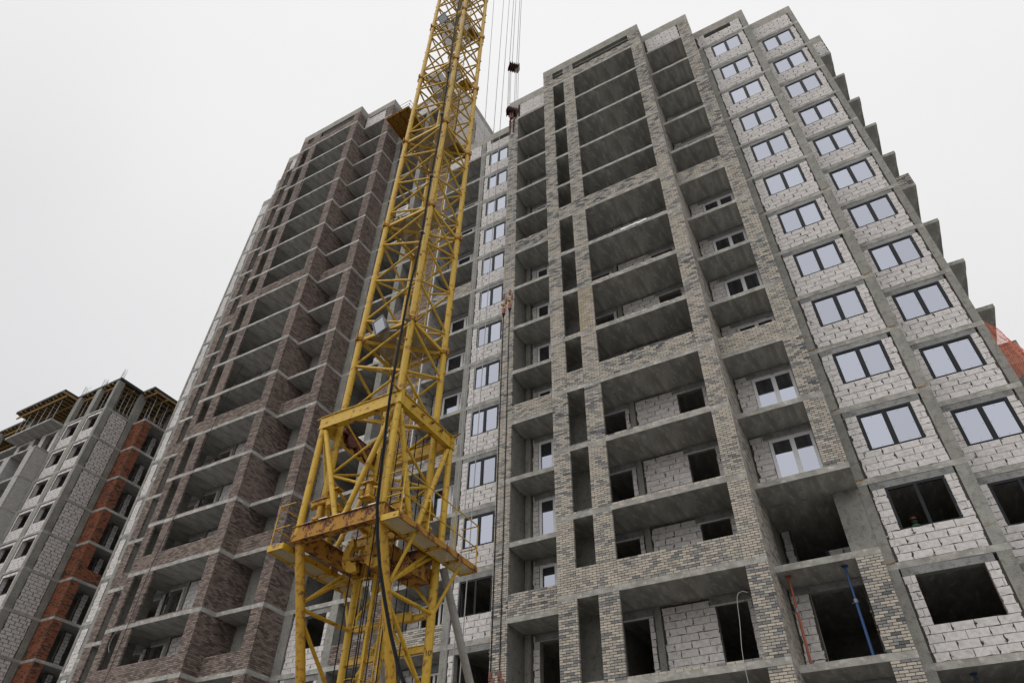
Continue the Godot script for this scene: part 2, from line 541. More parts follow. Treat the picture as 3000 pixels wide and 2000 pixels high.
# ---------------------------------------------------------------- concrete
# outline: [[x, z], ...], front edges get the unevenness of cast concrete
func slab(called: String, outline: Array, y0: float, y1: float, parent: Node, col: Color, rough := 0.011) -> MeshInstance3D:
	var poly := PackedVector2Array()
	var k := outline.size()
	for i in k:
		var a := Vector2(outline[i][0], outline[i][1])
		var e := Vector2(outline[(i + 1) % k][0], outline[(i + 1) % k][1])
		var steps := 1
		if a.y > -34.0 or e.y > -34.0: steps = maxi(1, int(a.distance_to(e) / 0.45))
		if abs(a.x - e.x) < 0.01 and a.distance_to(e) > 4.0: steps = 2
		for s in steps:
			var p := a.lerp(e, float(s) / steps)
			if s > 0: p += Vector2(rng.randf_range(-rough, rough), rng.randf_range(-rough, rough))
			poly.append(p)
	var m := MB.new()
	var t := Geometry2D.triangulate_polygon(poly)
	for i in range(0, t.size(), 3):
		for lvl in [[y1, Vector3.UP], [y0, Vector3.DOWN]]:
			m.tri(Vector3(poly[t[i]].x, lvl[0], poly[t[i]].y), Vector3(poly[t[i + 1]].x, lvl[0], poly[t[i + 1]].y), Vector3(poly[t[i + 2]].x, lvl[0], poly[t[i + 2]].y), lvl[1], col)
	var n := poly.size()
	var cw := Geometry2D.is_polygon_clockwise(poly)
	for i in n:
		var a := poly[i]
		var e := poly[(i + 1) % n]
		var d := (e - a).normalized()
		var nr := Vector3(d.y, 0, -d.x) if not cw else Vector3(-d.y, 0, d.x)
		m.quad(Vector3(a.x, y0, a.y), Vector3(e.x, y0, e.y), Vector3(e.x, y1, e.y), Vector3(a.x, y1, a.y), nr, col * rng.randf_range(0.86, 1.08))
	return put(called, m.mesh(), mats.slab, parent)

# lime that has run from the formwork joints: thin crusts under a slab
func lime(parent: Node, y: float, spots: Array) -> void:
	var m := MB.new()
	for s in spots:
		var x: float = s[0]
		var n := 14
		var prev_l := Vector3.ZERO
		var prev_r := Vector3.ZERO
		for i in n + 1:
			var z: float = lerpf(s[1], s[2], float(i) / n)
			var w: float = s[3] * 1.7 * rng.randf_range(0.5, 1.0) * (1.5 - 1.1 * float(i) / n)
			var cx := x + rng.randf_range(-0.018, 0.018)
			var a := Vector3(cx - w, y - 0.003, z)
			var b := Vector3(cx + w, y - 0.003, z)
			if i > 0: m.quad(prev_l, prev_r, b, a, Vector3.DOWN, Color(0.62, 0.62, 0.61) * rng.randf_range(0.75, 1.0))
			prev_l = a
			prev_r = b
	put("lime_crust", m.mesh(), mats.soffit, parent, "stuff")

func column(parent: Node, x0: float, x1: float, z0: float, z1: float, y0: float, y1: float, shade := 1.0) -> void:
	var k := shade * rng.randf_range(0.88, 1.08)
	part_box("column", Vector3(x0, y0, z0), Vector3(x1, y1 - 0.003, z1), mats.concrete, parent, Color(0.36 * k, 0.353 * k, 0.325 * k))

# drips of mortar squeezed out under the slab along a back wall
func drips(b: Bld, x0: float, x1: float, y: float, z: float) -> void:
	var x := x0 + rng.randf_range(0.0, 0.3)
	while x < x1 - 0.15:
		var l := rng.randf_range(0.12, 0.5)
		b.mortar.box(Vector3(x, y - rng.randf_range(0.02, 0.06), z), Vector3(minf(x + l, x1), y - 0.002, z + rng.randf_range(0.03, 0.1)), Color(0.36, 0.35, 0.33))
		x += l + rng.randf_range(0.1, 0.7)

# ---------------------------------------------------------------- windows
func window(parent: Node, x0: float, x1: float, y0: float, y1: float, z: float, white: bool, glass: bool, splits := [0.5], called := "window") -> Node3D:
	var w := branch(called, parent)
	var fm: Material = mats.frame_white if white else mats.frame_dark
	var f := MB.new()
	var t := 0.085
	var d := 0.07
	f.box(Vector3(x0, y0, z - d), Vector3(x1, y0 + t, z))
	f.box(Vector3(x0, y1 - t, z - d), Vector3(x1, y1, z))
	f.box(Vector3(x0, y0 + t, z - d), Vector3(x0 + t, y1 - t, z))
	f.box(Vector3(x1 - t, y0 + t, z - d), Vector3(x1, y1 - t, z))
	var xs := [x0 + t]
	for s in splits:
		var xm: float = lerpf(x0, x1, s)
		f.box(Vector3(xm - t * 0.62, y0 + t, z - d), Vector3(xm + t * 0.62, y1 - t, z))
		xs.append(xm - t * 0.62)
		xs.append(xm + t * 0.62)
	xs.append(x1 - t)
	put("frame", f.mesh(), fm, w)
	if glass:
		for i in range(0, xs.size(), 2):
			var a: float = xs[i]
			var e: float = xs[i + 1]
			var sash := MB.new()
			var q := 0.032
			sash.box(Vector3(a, y0 + t, z - 0.05), Vector3(e, y0 + t + q, z - 0.012))
			sash.box(Vector3(a, y1 - t - q, z - 0.05), Vector3(e, y1 - t, z - 0.012))
			sash.box(Vector3(a, y0 + t + q, z - 0.05), Vector3(a + q, y1 - t - q, z - 0.012))
			sash.box(Vector3(e - q, y0 + t + q, z - 0.05), Vector3(e, y1 - t - q, z - 0.012))
			put("sash", sash.mesh(), fm, w)
			var p := MB.new()
			# panes never hang dead true
			var k := rng.randf_range(-0.004, 0.004)
			var k2 := rng.randf_range(-0.004, 0.004)
			var zz := z - 0.032
			var nr := Vector3(-k / (e - a), k2 / (y1 - y0), 1).normalized()
			p.quad(Vector3(a + q, y0 + t + q, zz), Vector3(e - q, y0 + t + q, zz + k), Vector3(e - q, y1 - t - q, zz + k - k2), Vector3(a + q, y1 - t - q, zz - k2), nr, Color.WHITE)
			p.quad(Vector3(a + q, y0 + t + q, zz - 0.02), Vector3(e - q, y0 + t + q, zz - 0.02), Vector3(e - q, y1 - t - q, zz - 0.02), Vector3(a + q, y1 - t - q, zz - 0.02), Vector3(0, 0, -1), Color.WHITE)
			put("pane", p.mesh(), mats["glass_%d" % rng.randi_range(0, 5)], w)
			var dots := MB.new()
			for dx in [0.06, 0.5, 0.94]:
				for dy in [0.05, 0.5, 0.95]:
					if dx == 0.5 and dy == 0.5: continue
					var c := Vector3(lerpf(a + q, e - q, dx), lerpf(y0 + t + q, y1 - t - q, dy), zz + 0.006)
					dots.box(c - Vector3(0.008, 0.008, 0.01), c + Vector3(0.008, 0.008, 0.004))
			if not white: put("screw", dots.mesh(), mats.frame_dark, w, "stuff")
	return w

# a strip of block wall with a window, storey j, between two columns
func window_strip(b: Bld, x0: float, x1: float, wx0: float, wx1: float, z: float, j: int, state: int) -> void:
	var f := fl(j)
	var sill := f + 0.965
	var head := f + 2.53
	var top := f + 3.0 - ST
	blockwork(b, 0, z, x0, x1, f, top, [[wx0, wx1, sill, top + 1.0], [x0, x1, head + 0.005, top + 1.0]], 0.28)
	# lintel over the opening
	var k := rng.randf_range(0.8, 1.1)
	part_box("lintel", Vector3(x0 + 0.05, head + 0.01, z - 0.27), Vector3(x1 - rng.randf_range(0.03, 0.14), top - 0.004, z - 0.012), mats.concrete, b.root, Color(0.34 * k, 0.345 * k, 0.345 * k))
	if state > 0: window(b.root, wx0, wx1, sill, head, z - 0.012, false, state == 2)

# ---------------------------------------------------------------- a bay with its loggias (both towers have it)
func bay(b: Bld, dx: float, j: int, pal: Array, parapet: bool, brown: bool) -> void:
	var f := fl(j)
	var top := f + 3.0 - ST
	var p0 := -10.42 + dx
	if brown: p0 = -36.75
	for q in [[p0, -9.69 + dx], [-8.89 + dx, -8.12 + dx], [-3.87 + dx, -3.15 + dx]]:
		brickwork(b, 0, ZF, q[0], q[1], f, top, pal)
	var ph := f + 0.885
	if parapet:
		brickwork(b, 0, ZF, -9.69 + dx, -8.89 + dx, f, ph, pal)
		brickwork(b, 0, ZF, -8.12 + dx, -3.87 + dx, f, ph, pal)
	elif j < 8:
		# one loose course laid out along the edge
		brickwork(b, 0, ZF - 0.02, -9.69 + dx, -8.89 + dx, f, f + 0.085, pal)
		brickwork(b, 0, ZF - 0.02, -8.12 + dx, -3.87 + dx, f, f + 0.085, pal)
	# side wall of the bay
	brickwork(b, 1, -3.15 + dx, Z3 - 0.3, ZF - 0.115, f, top, pal)
	# left side wall, slot back wall
	part_box("side_wall", Vector3(p0 + 0.01, f, ZB), Vector3(p0 + 0.12, top, ZF - 0.13), mats.concrete, b.root, Color(0.36, 0.353, 0.325))
	if not brown: part_box("back_wall", Vector3(p0 + 0.12, f, ZB + 0.1), Vector3(-8.95 + dx, top, ZB + 0.28), mats.concrete, b.root, Color(0.36, 0.353, 0.325))
	# back wall of the big opening
	var head := f + 2.5
	blockwork(b, 0, ZB, -8.95 + dx, -7.6 + dx, f, top - 0.1, [[-8.85 + dx, -7.83 + dx, f - 1.0, head]], 0.25)
	column(b.root, -7.6 + dx, -7.37 + dx, ZB - 0.3, ZB + 0.05, f, top)
	blockwork(b, 0, ZB, -7.37 + dx, -3.27 + dx, f, top - 0.1, [[-5.46 + dx, -4.38 + dx, f - 1.0, head]], 0.25)
	part_box("lintel", Vector3(-5.62 + dx, head + 0.005, ZB - 0.25), Vector3(-4.2 + dx, top - 0.02, ZB + 0.012), mats.concrete, b.root, Color(0.34, 0.345, 0.345))
	part_box("lintel", Vector3(-8.92 + dx, head + 0.005, ZB - 0.25), Vector3(-7.62 + dx, top - 0.02, ZB + 0.012), mats.concrete, b.root, Color(0.34, 0.345, 0.345))
	drips(b, -8.8 + dx, -3.4 + dx, top, ZB + 0.005)
	lime(b.root, top, [[-6.75 + dx + rng.randf_range(-0.1, 0.1), ZF - 0.15, ZB + 0.1, 0.055], [-5.25 + dx + rng.randf_range(-0.15, 0.15), ZF - 0.12, ZB + 0.2, 0.05], [-7.72 + dx + rng.randf_range(-0.2, 0.1), ZF - 0.3, ZB + 0.3, 0.06], [-9.1 + dx, ZF - 0.2, ZB + 0.5, 0.03]])

func loggia_right(b: Bld, dx: float, j: int, pal: Array, parapet: bool, state: int) -> void:
	var f := fl(j)
	var top := f + 3.0 - ST
	if state != 0: brickwork(b, 0, Z2, -0.75 + dx, 0.0 + dx, f, top, pal)
	if parapet: brickwork(b, 0, Z2, -3.15 + dx, -0.75 + dx, f, f + 0.885, pal)
	if state == 0:   # nothing walled up yet
		blockwork(b, 0, Z3 - 2.2, -1.75 + dx, 0.0 + dx, f, f + 1.75, [], 0.2)
		blockwork(b, 0, Z3 - 2.2, -3.15 + dx, -2.75 + dx, f, top, [], 0.2)
		column(b.root, -0.85 + dx, 0.0 + dx, Z3 - 0.35, Z3 - 0.03, f, top)
	elif state == 1: # side pieces of wall and a first course
		blockwork(b, 0, Z3 - 0.05, -3.15 + dx, -2.47 + dx, f, top - 0.25, [], 0.28)
		blockwork(b, 0, Z3 - 0.05, -2.47 + dx, -1.55 + dx, f, f + 0.26, [], 0.28)
		blockwork(b, 0, Z3 - 0.05, -0.86 + dx, 0.0 + dx, f, top - 0.25, [], 0.28)
		part_box("lintel", Vector3(-3.1 + dx, top - 0.25, Z3 - 0.3), Vector3(0 + dx, top - 0.01, Z3 - 0.06), mats.concrete, b.root, Color(0.34, 0.345, 0.345))
	else:
		blockwork(b, 0, Z3 - 0.05, -3.15 + dx, 0.0 + dx, f, top - 0.06, [[(-2.45 if state < 4 else -1.5) + dx, -0.82 + dx, f - 1.0, f + 2.5]], 0.28)
		part_box("lintel", Vector3(-2.62 + dx, f + 2.505, Z3 - 0.3), Vector3(-0.66 + dx, top - 0.02, Z3 - 0.04), mats.concrete, b.root, Color(0.34, 0.345, 0.345))
		if state == 3: window(b.root, -2.44 + dx, -0.83 + dx, f + 0.06, f + 2.49, Z3 - 0.1, true, true, [0.52], "balcony_door")
	drips(b, -3.0 + dx, -0.1 + dx, top, Z3 - 0.045)
	lime(b.root, top, [[-1.75 + dx + rng.randf_range(-0.1, 0.1), Z2 - 0.1, Z3 + 0.05, 0.06]])

func loggia_left(b: Bld, dx: float, j: int, pal: Array, parapet: bool, state: int, x0: float, x1: float) -> void:
	var f := fl(j)
	var top := f + 3.0 - ST
	brickwork(b, 0, Z2, x0, x1, f, top, pal)
	if parapet: brickwork(b, 0, Z2, x1, -10.42 + dx, f, f + 0.885, pal)
	part_box("side_wall", Vector3(x1 - 0.14, f, Z3), Vector3(x1 - 0.02, top, Z2 - 0.13), mats.concrete, b.root, Color(0.36, 0.353, 0.325))
	column(b.root, x1 + 0.02, x1 + 0.28, Z3 - 0.3, Z3 + 0.12, f, top)
	blockwork(b, 0, Z3 - 0.03, x1 + 0.28, -9.9 + dx, f, top - 0.06, [[-12.4 + dx, -10.3 + dx, f - 1.0, f + 2.5]], 0.28)
	part_box("lintel", Vector3(-12.6 + dx, f + 2.505, Z3 - 0.3), Vector3(-10.2 + dx, top - 0.02, Z3 - 0.02), mats.concrete, b.root, Color(0.34, 0.345, 0.345))
	if state == 3: window(b.root, -12.39 + dx, -10.31 + dx, f + 0.06, f + 2.49, Z3 - 0.07, true, true, [0.36, 0.7], "balcony_door")
	drips(b, x1 + 0.3, -10.2 + dx, top, Z3 - 0.025)
	lime(b.root, top, [[-11.5 + dx + rng.randf_range(-0.1, 0.1), Z2 - 0.1, Z3 + 0.05, 0.055]])

func cornice(b: Bld, pts: Array, y0: float, y1: float, thick := 0.2) -> void:
	for i in pts.size() - 1:
		var a: Array = pts[i]
		var e: Array = pts[i + 1]
		var m := MB.new()
		var k := rng.randf_range(0.92, 1.06)
		var col := Color(0.47 * k, 0.452 * k, 0.41 * k)
		if abs(a[1] - e[1]) < 0.001:
			var n := maxi(1, int(round(abs(a[0] - e[0]) / 1.2)))
			for q in n:
				var xa := lerpf(a[0], e[0], float(q) / n)
				var xe := lerpf(a[0], e[0], float(q + 1) / n)
				m.box(Vector3(xa + (0.004 if q else 0.0), y0, a[1] - thick), Vector3(xe, y1 + rng.randf_range(-0.015, 0.015), a[1] + rng.randf_range(0.0, 0.008)), col * rng.randf_range(0.95, 1.05))
		else:
			m.box(Vector3(a[0] - thick, y0, minf(a[1], e[1])), Vector3(a[0] - 0.003, y1, maxf(a[1], e[1]) - thick - 0.002), col)
		put("cornice", m.mesh(), mats.concrete, b.root)

# ---------------------------------------------------------------- the grey tower
func grey_tower(cam: Transform3D) -> void:
	var b := Bld.new()
	b.root = thing("apartment_building", "unfinished apartment tower with beige and grey brick bay and dark framed windows", "building")
	var outline := [[-19.98, -36.0], [-19.98, Z3], [-13.74, Z3], [-13.74, Z2], [-10.42, Z2], [-10.42, ZF], [-3.15, ZF], [-3.15, Z2], [0.0, Z2], [0.0, Z3], [3.4, Z3], [3.4, Z5], [6.22, Z5], [6.22, -28.3], [7.66, -28.3], [7.66, -31.0], [6.22, -31.0], [6.22, -36.0]]
	for j in range(-2, 14):
		slab("floor_slab", outline, fl(j) - ST, fl(j), b.root, Color(0.47, 0.455, 0.42))
	# walls inside, below and behind
	part_box("added_core_wall", Vector3(-19.9, 0, -29.6), Vector3(6.1, 49.0, -29.4), mats.concrete, b.root, Color(0.36, 0.353, 0.325))  # added inner wall that keeps the rooms dark
	part_box("rear_wall", Vector3(-19.98, 0, -36.3), Vector3(6.22, 49.6, -36.01), mats.concrete, b.root, Color(0.36, 0.353, 0.325))
	part_box("plinth_wall", Vector3(-19.9, 0, -24.6), Vector3(6.1, fl(-2) - ST - 0.01, -24.3), mats.concrete, b.root, Color(0.36, 0.353, 0.325))
	for x in [-16.8, -13.4, -9.3, -3.25, 0.15, 3.2]:
		part_box("added_partition", Vector3(x - 0.07, 0, -29.39), Vector3(x + 0.07, 48.8, -24.3), mats.concrete, b.root, Color(0.36, 0.353, 0.325))  # added cross walls to limit the light between rooms
	part_box("end_wall", Vector3(5.95, 0, -36.0), Vector3(6.2, 49.5, Z5 - 0.3), mats.concrete, b.root, Color(0.36, 0.353, 0.325))
	for j in range(-2, 13):
		var f := fl(j)
		var top := f + 3.0 - ST
		var par := j in [1, 4, 8]
		bay(b, 0.0, j, GREY, par, false)
		loggia_right(b, 0.0, j, GREY, par and j != 1, 1 if j <= 0 else (0 if j == 1 else 3))
		loggia_left(b, 0.0, j, GREY, par, 2 if j <= 0 else 3, -13.73, -13.0)
		# strip between the loggia and the end strip
		column(b.root, 0.0, 0.3, Z3 - 0.35, Z3 + 0.0, f, top)
		column(b.root, 3.0, 3.4, Z3 - 0.35, Z3 + 0.0, f, top)
		column(b.root, 5.93, 6.22, Z5 - 0.35, Z5 + 0.0, f, top)
		if j >= 0:
			window_strip(b, 0.3, 3.0, 0.78 if j > 0 else 0.69, 2.6, Z3, j, 0 if j == 0 else (1 if j == 1 else 2))
			window_strip(b, 3.42, 5.93, 3.8, 5.6, Z5, j, 0 if j == 0 else (1 if j == 1 else 2))
		if j > 0 and j < 9:
			for x in [0.02, 3.03]:
				if rng.randf() < 0.7:
					var sm := MB.new()
					for q in 6:
						var xx: float = x + 0.04 * q
						sm.box(Vector3(xx, f + rng.randf_range(-0.03, 0.0), Z3 - 0.02), Vector3(xx + 0.05, f + rng.randf_range(0.01, 0.04), Z3 + rng.randf_range(0.008, 0.02)), Color(0.42, 0.23, 0.07))
					put("sealing_foam", sm.mesh(), mats.mortar, b.root)
		# strip left of the bay
		column(b.root, -16.97, -16.6, Z3 - 0.35, Z3 + 0.0, f, top)
		window_strip(b, -16.6, -13.74, -16.25, -14.6, Z3, j, 0 if j <= 0 else (1 if j == 1 else 2))
		# loggia beside the joint with the brown tower
		blockwork(b, 0, Z5, -19.9, -16.97, f, top - 0.06, [[-19.2, -17.0, f - 1.0, f + 2.45]], 0.28)
		part_box("lintel", Vector3(-19.4, f + 2.455, Z5 - 0.28), Vector3(-16.99, top - 0.02, Z5 + 0.01), mats.concrete, b.root, Color(0.34, 0.345, 0.345))
		window(b.root, -19.18, -17.02, f + 0.06, f + 2.44, Z5 - 0.05, true, j > 1, [0.5, 0.6], "balcony_door")
		if par: brickwork(b, 0, Z3, -19.88, -16.97, f, f + 0.885, GREY)
		brickwork(b, 1, -19.88, Z5, Z3, f, top, PALE)
		drips(b, -19.8, -17.0, top, Z5 + 0.01)
		lime(b.root, top, [[-18.4, Z3 - 0.1, Z5 + 0.1, 0.05]])
		if par and j > 1: brickwork(b, 0, -28.3, 6.23, 7.66, f, f + 0.885, GREY)
	var lip := MB.new()
	var lx := -6.3
	while lx < -5.0:
		var ll := rng.randf_range(0.1, 0.3)
		lip.box(Vector3(lx, fl(7) - rng.randf_range(0.06, 0.14), ZF - 0.1), Vector3(lx + ll, fl(7) + rng.randf_range(0.01, 0.05), ZF + rng.randf_range(0.015, 0.05)))
		lx += ll
	put("snow", lip.mesh(), mats.snow, b.root, "stuff")
	# attic
	var a := fl(13)
	brickwork(b, 0, ZF, -10.42, -3.15, a, a + 0.79, GREY)
	for q in [[-10.42, -9.69], [-8.89, -8.12], [-3.97, -3.15]]: brickwork(b, 0, ZF, q[0], q[1], a + 0.79, a + 1.68, GREY)
	brickwork(b, 1, -3.15, Z2, ZF - 0.115, a, a + 1.68, GREY)
	part_box("attic_wall", Vector3(-10.3, a, ZF - 1.0), Vector3(-3.3, a + 1.68, ZF - 0.8), mats.concrete, b.root, Color(0.36, 0.353, 0.325))
	blockwork(b, 0, Z2, -3.1, -0.75, a, a + 1.68, [], 0.25)
	brickwork(b, 0, Z2, -0.75, 0.0, a, a + 1.68, GREY)
	blockwork(b, 0, Z2, -12.9, -10.42, a, a + 1.68, [], 0.25)
	brickwork(b, 0, Z2, -13.73, -13.0, a, a + 1.68, GREY)
	blockwork(b, 0, Z3, 0.05, 3.05, a, a + 1.45, [[0.62, 2.4, a + 0.92, a + 1.46]], 0.25)
	column(b.root, 3.05, 3.4, Z3 - 0.35, Z3, a, a + 1.45)
	blockwork(b, 0, Z5, 3.42, 5.93, a, a + 1.45, [], 0.25)
	column(b.root, 5.93, 6.22, Z5 - 0.35, Z5, a, a + 1.45)
	blockwork(b, 0, Z3, -16.6, -13.74, a, a + 1.45, [[-16.2, -14.6, a + 0.92, a + 1.46]], 0.25)
	column(b.root, -16.97, -16.6, Z3 - 0.35, Z3, a, a + 1.45)
	blockwork(b, 0, Z3, -19.9, -16.97, a, a + 1.45, [], 0.25)
	blockwork(b, 0, -28.3, 6.23, 7.66, a, a + 1.68, [], 0.25)
	cornice(b, [[-13.73, Z2], [-10.42, Z2]], a + 1.68, a + 2.6)
	cornice(b, [[-10.42, ZF], [-3.15, ZF], [-3.15, Z2], [0.0, Z2], [0.0, Z3]], a + 1.68, a + 2.55)
	cornice(b, [[0.0, Z3], [3.4, Z3], [3.4, Z5]], a + 1.45, a + 2.35)
	cornice(b, [[3.4, Z5], [6.22, Z5], [6.22, -28.0]], a + 1.45, a + 2.3)
	cornice(b, [[6.22, -28.3], [7.66, -28.3], [7.66, -31.0]], a + 1.68, a + 2.5)
	cornice(b, [[-19.9, Z3], [-13.74, Z3]], a + 1.45, a + 2.3)
	slab("roof_slab", outline, a + 1.5, a + 1.7, b.root, Color(0.36, 0.353, 0.325)).position.z = -0.19
	finish_masonry(b, cam)

# ---------------------------------------------------------------- the brown tower
func brown_tower(cam: Transform3D) -> void:
	var b := Bld.new()
	b.root = thing("apartment_building", "taller unfinished apartment tower faced in dark brown brick with open loggias", "building")
	var dx := -26.47
	var tj := 17
	var outline := [[-45.9, -36.0], [-45.9, Z5], [-42.62, Z5], [-42.62, Z3], [-39.75, Z3], [-39.75, Z2], [-36.75, Z2], [-36.75, ZF], [-29.62, ZF], [-29.62, Z2], [-26.43, Z2], [-26.43, Z3], [-20.03, Z3], [-20.03, -36.0]]
	for j in range(-2, tj + 1):
		slab("floor_slab", outline, fl(j) - ST, fl(j), b.root, Color(0.50, 0.485, 0.455))
	var ry := fl(tj) + 2.6
	part_box("added_core_wall", Vector3(-45.8, 0, -29.6), Vector3(-20.2, ry - 0.8, -29.4), mats.concrete, b.root, Color(0.36, 0.353, 0.325))  # added behind the rooms so that they stay dark
	part_box("rear_wall", Vector3(-45.9, 0, -36.3), Vector3(-20.03, ry, -36.01), mats.concrete, b.root, Color(0.36, 0.353, 0.325))
	part_box("plinth_wall", Vector3(-45.8, 0, -24.6), Vector3(-20.2, fl(-2) - ST - 0.01, -24.3), mats.concrete, b.root, Color(0.36, 0.353, 0.325))
	for x in [-43.0, -39.8, -35.8, -29.7, -26.3, -23.2]:
		part_box("added_partition", Vector3(x - 0.07, 0, -29.39), Vector3(x + 0.07, ry - 1.0, -24.3), mats.concrete, b.root, Color(0.36, 0.353, 0.325))  # added full-height dividers that block light inside
	for j in range(-2, tj):
		var f := fl(j)
		var top := f + 3.0 - ST
		var par := j in [1, 3, 6, 10]
		bay(b, dx, j, BROWN, par, true)
		loggia_right(b, dx + 0.04, j, BROWN, par, 4)
		brickwork(b, 1, -26.43, Z3, Z2 - 0.115, f, top, BROWN)
		column(b.root, -29.6, -28.85, Z3 - 0.3, Z3 + 0.04, f, top)
		loggia_left(b, dx, j, BROWN, par, 2, -39.75, -39.05)
		# window strip at the left, and the set-back end strip
		column(b.root, -42.62, -42.2, Z3 - 0.35, Z3, f, top)
		blockwork(b, 0, Z3, -42.2, -39.75, f, top, [], 0.28)
		column(b.root, -45.9, -45.65, Z5 - 0.35, Z5, f, top)
		window_strip(b, -45.65, -42.64, -44.95, -43.3, Z5, j, 1)
		# right part: column, panel, column, loggia, brown pier at the joint
		column(b.root, -26.4, -25.85, Z3 - 0.4, Z3, f, top)
		column(b.root, -23.45, -23.0, Z3 - 1.0, Z3, f, top)
		if j <= 1:
			blockwork(b, 0, Z3 - 0.06, -25.85, -23.45, f, top, [[-25.13, -23.72, f + 0.95, f + 2.52]], 0.28)
			part_box("lintel", Vector3(-25.5, f + 2.53, Z3 - 0.3), Vector3(-23.5, top - 0.01, Z3 - 0.05), mats.concrete, b.root, Color(0.34, 0.345, 0.345))
		elif j == 16:
			blockwork(b, 0, Z3 - 1.3, -25.85, -23.45, f, top, [[-25.0, -24.0, f - 1.0, f + 2.3]], 0.28)
		elif j == 7 or j == 5:
			blockwork(b, 0, Z3 - 0.3, -24.3, -23.45, f, f + 0.75, [], 0.28)
		brickwork(b, 0, Z3, -20.82, -20.03, f, top, BROWN)
		if par or j == 4 or j == 8: brickwork(b, 0, Z3, -23.0, -20.82, f, f + 0.885, BROWN)
		blockwork(b, 0, Z5, -23.0, -20.1, f, top - 0.06, [[-22.3, -20.9, f - 1.0, f + 2.4]], 0.28)
		# above the grey tower's roof the end wall stands free
		if j >= 13:
			column(b.root, -20.4, -20.03, -26.9, -26.3, f, top)
			blockwork(b, 1, -20.03, -35.9, -26.9, f, top, [], 0.28)
			blockwork(b, 1, -20.03, -26.3, Z3 - 0.2, f, top, [], 0.28)
		lime(b.root, top, [[-24.6, Z3 - 0.1, Z5 - 0.4, 0.05], [-21.9, Z3 - 0.1, Z5 + 0.1, 0.05]])
	part_tube("down_pipe", [Vector3(-19.93, 4.0, Z3 + 0.06), Vector3(-19.93, 46.0, Z3 + 0.06)], 0.035, mats.frame_white, b.root, 8)
	var a := fl(tj)
	brickwork(b, 0, ZF, -36.75, -29.62, a, a + 0.79, BROWN)
	for q in [[-36.75, -36.0], [-35.3, -34.4], [-30.3, -29.62]]: brickwork(b, 0, ZF, q[0], q[1], a + 0.79, a + 1.68, BROWN)
	brickwork(b, 1, -29.62, Z2, ZF - 0.115, a, a + 1.68, BROWN)
	part_box("attic_wall", Vector3(-36.6, a, ZF - 1.0), Vector3(-29.7, a + 1.68, ZF - 0.8), mats.concrete, b.root, Color(0.36, 0.353, 0.325))
	blockwork(b, 0, Z2, -29.6, -27.2, a, a + 1.68, [[-29.3, -27.3, a + 1.45, a + 1.7]], 0.25)
	brickwork(b, 0, Z2, -27.2, -26.43, a, a + 1.68, BROWN)
	brickwork(b, 1, -26.43, Z3, Z2 - 0.115, a, a + 1.68, BROWN)
	blockwork(b, 0, Z2, -39.05, -36.75, a, a + 1.68, [], 0.25)
	brickwork(b, 0, Z2, -39.75, -39.05, a, a + 1.68, BROWN)
	blockwork(b, 0, Z3, -42.62, -39.75, a, a + 1.5, [], 0.25)
	blockwork(b, 0, Z5, -45.9, -42.64, a, a + 1.5, [], 0.25)
	blockwork(b, 0, Z3, -26.4, -20.1, a, a + 1.5, [[-25.6, -23.6, a + 0.95, a + 1.51]], 0.25)
	blockwork(b, 1, -20.03, -35.9, Z3 - 0.2, a, a + 1.6, [], 0.25)
	cornice(b, [[-39.75, Z2], [-36.75, Z2]], a + 1.68, a + 2.6)
	cornice(b, [[-36.75, ZF], [-29.62, ZF], [-29.62, Z2], [-26.43, Z2], [-26.43, Z3]], a + 1.68, a + 2.6)
	cornice(b, [[-26.43, Z3], [-20.03, Z3], [-20.03, -35.9]], a + 1.55, a + 2.5)
	cornice(b, [[-42.62, Z3], [-39.75, Z3]], a + 1.5, a + 2.5)
	cornice(b, [[-45.9, Z5], [-42.62, Z5]], a + 1.5, a + 2.5)
	slab("roof_slab", outline, a + 1.5, a + 1.7, b.root, Color(0.36, 0.353, 0.325)).position.z = -0.19
	finish_masonry(b, cam)

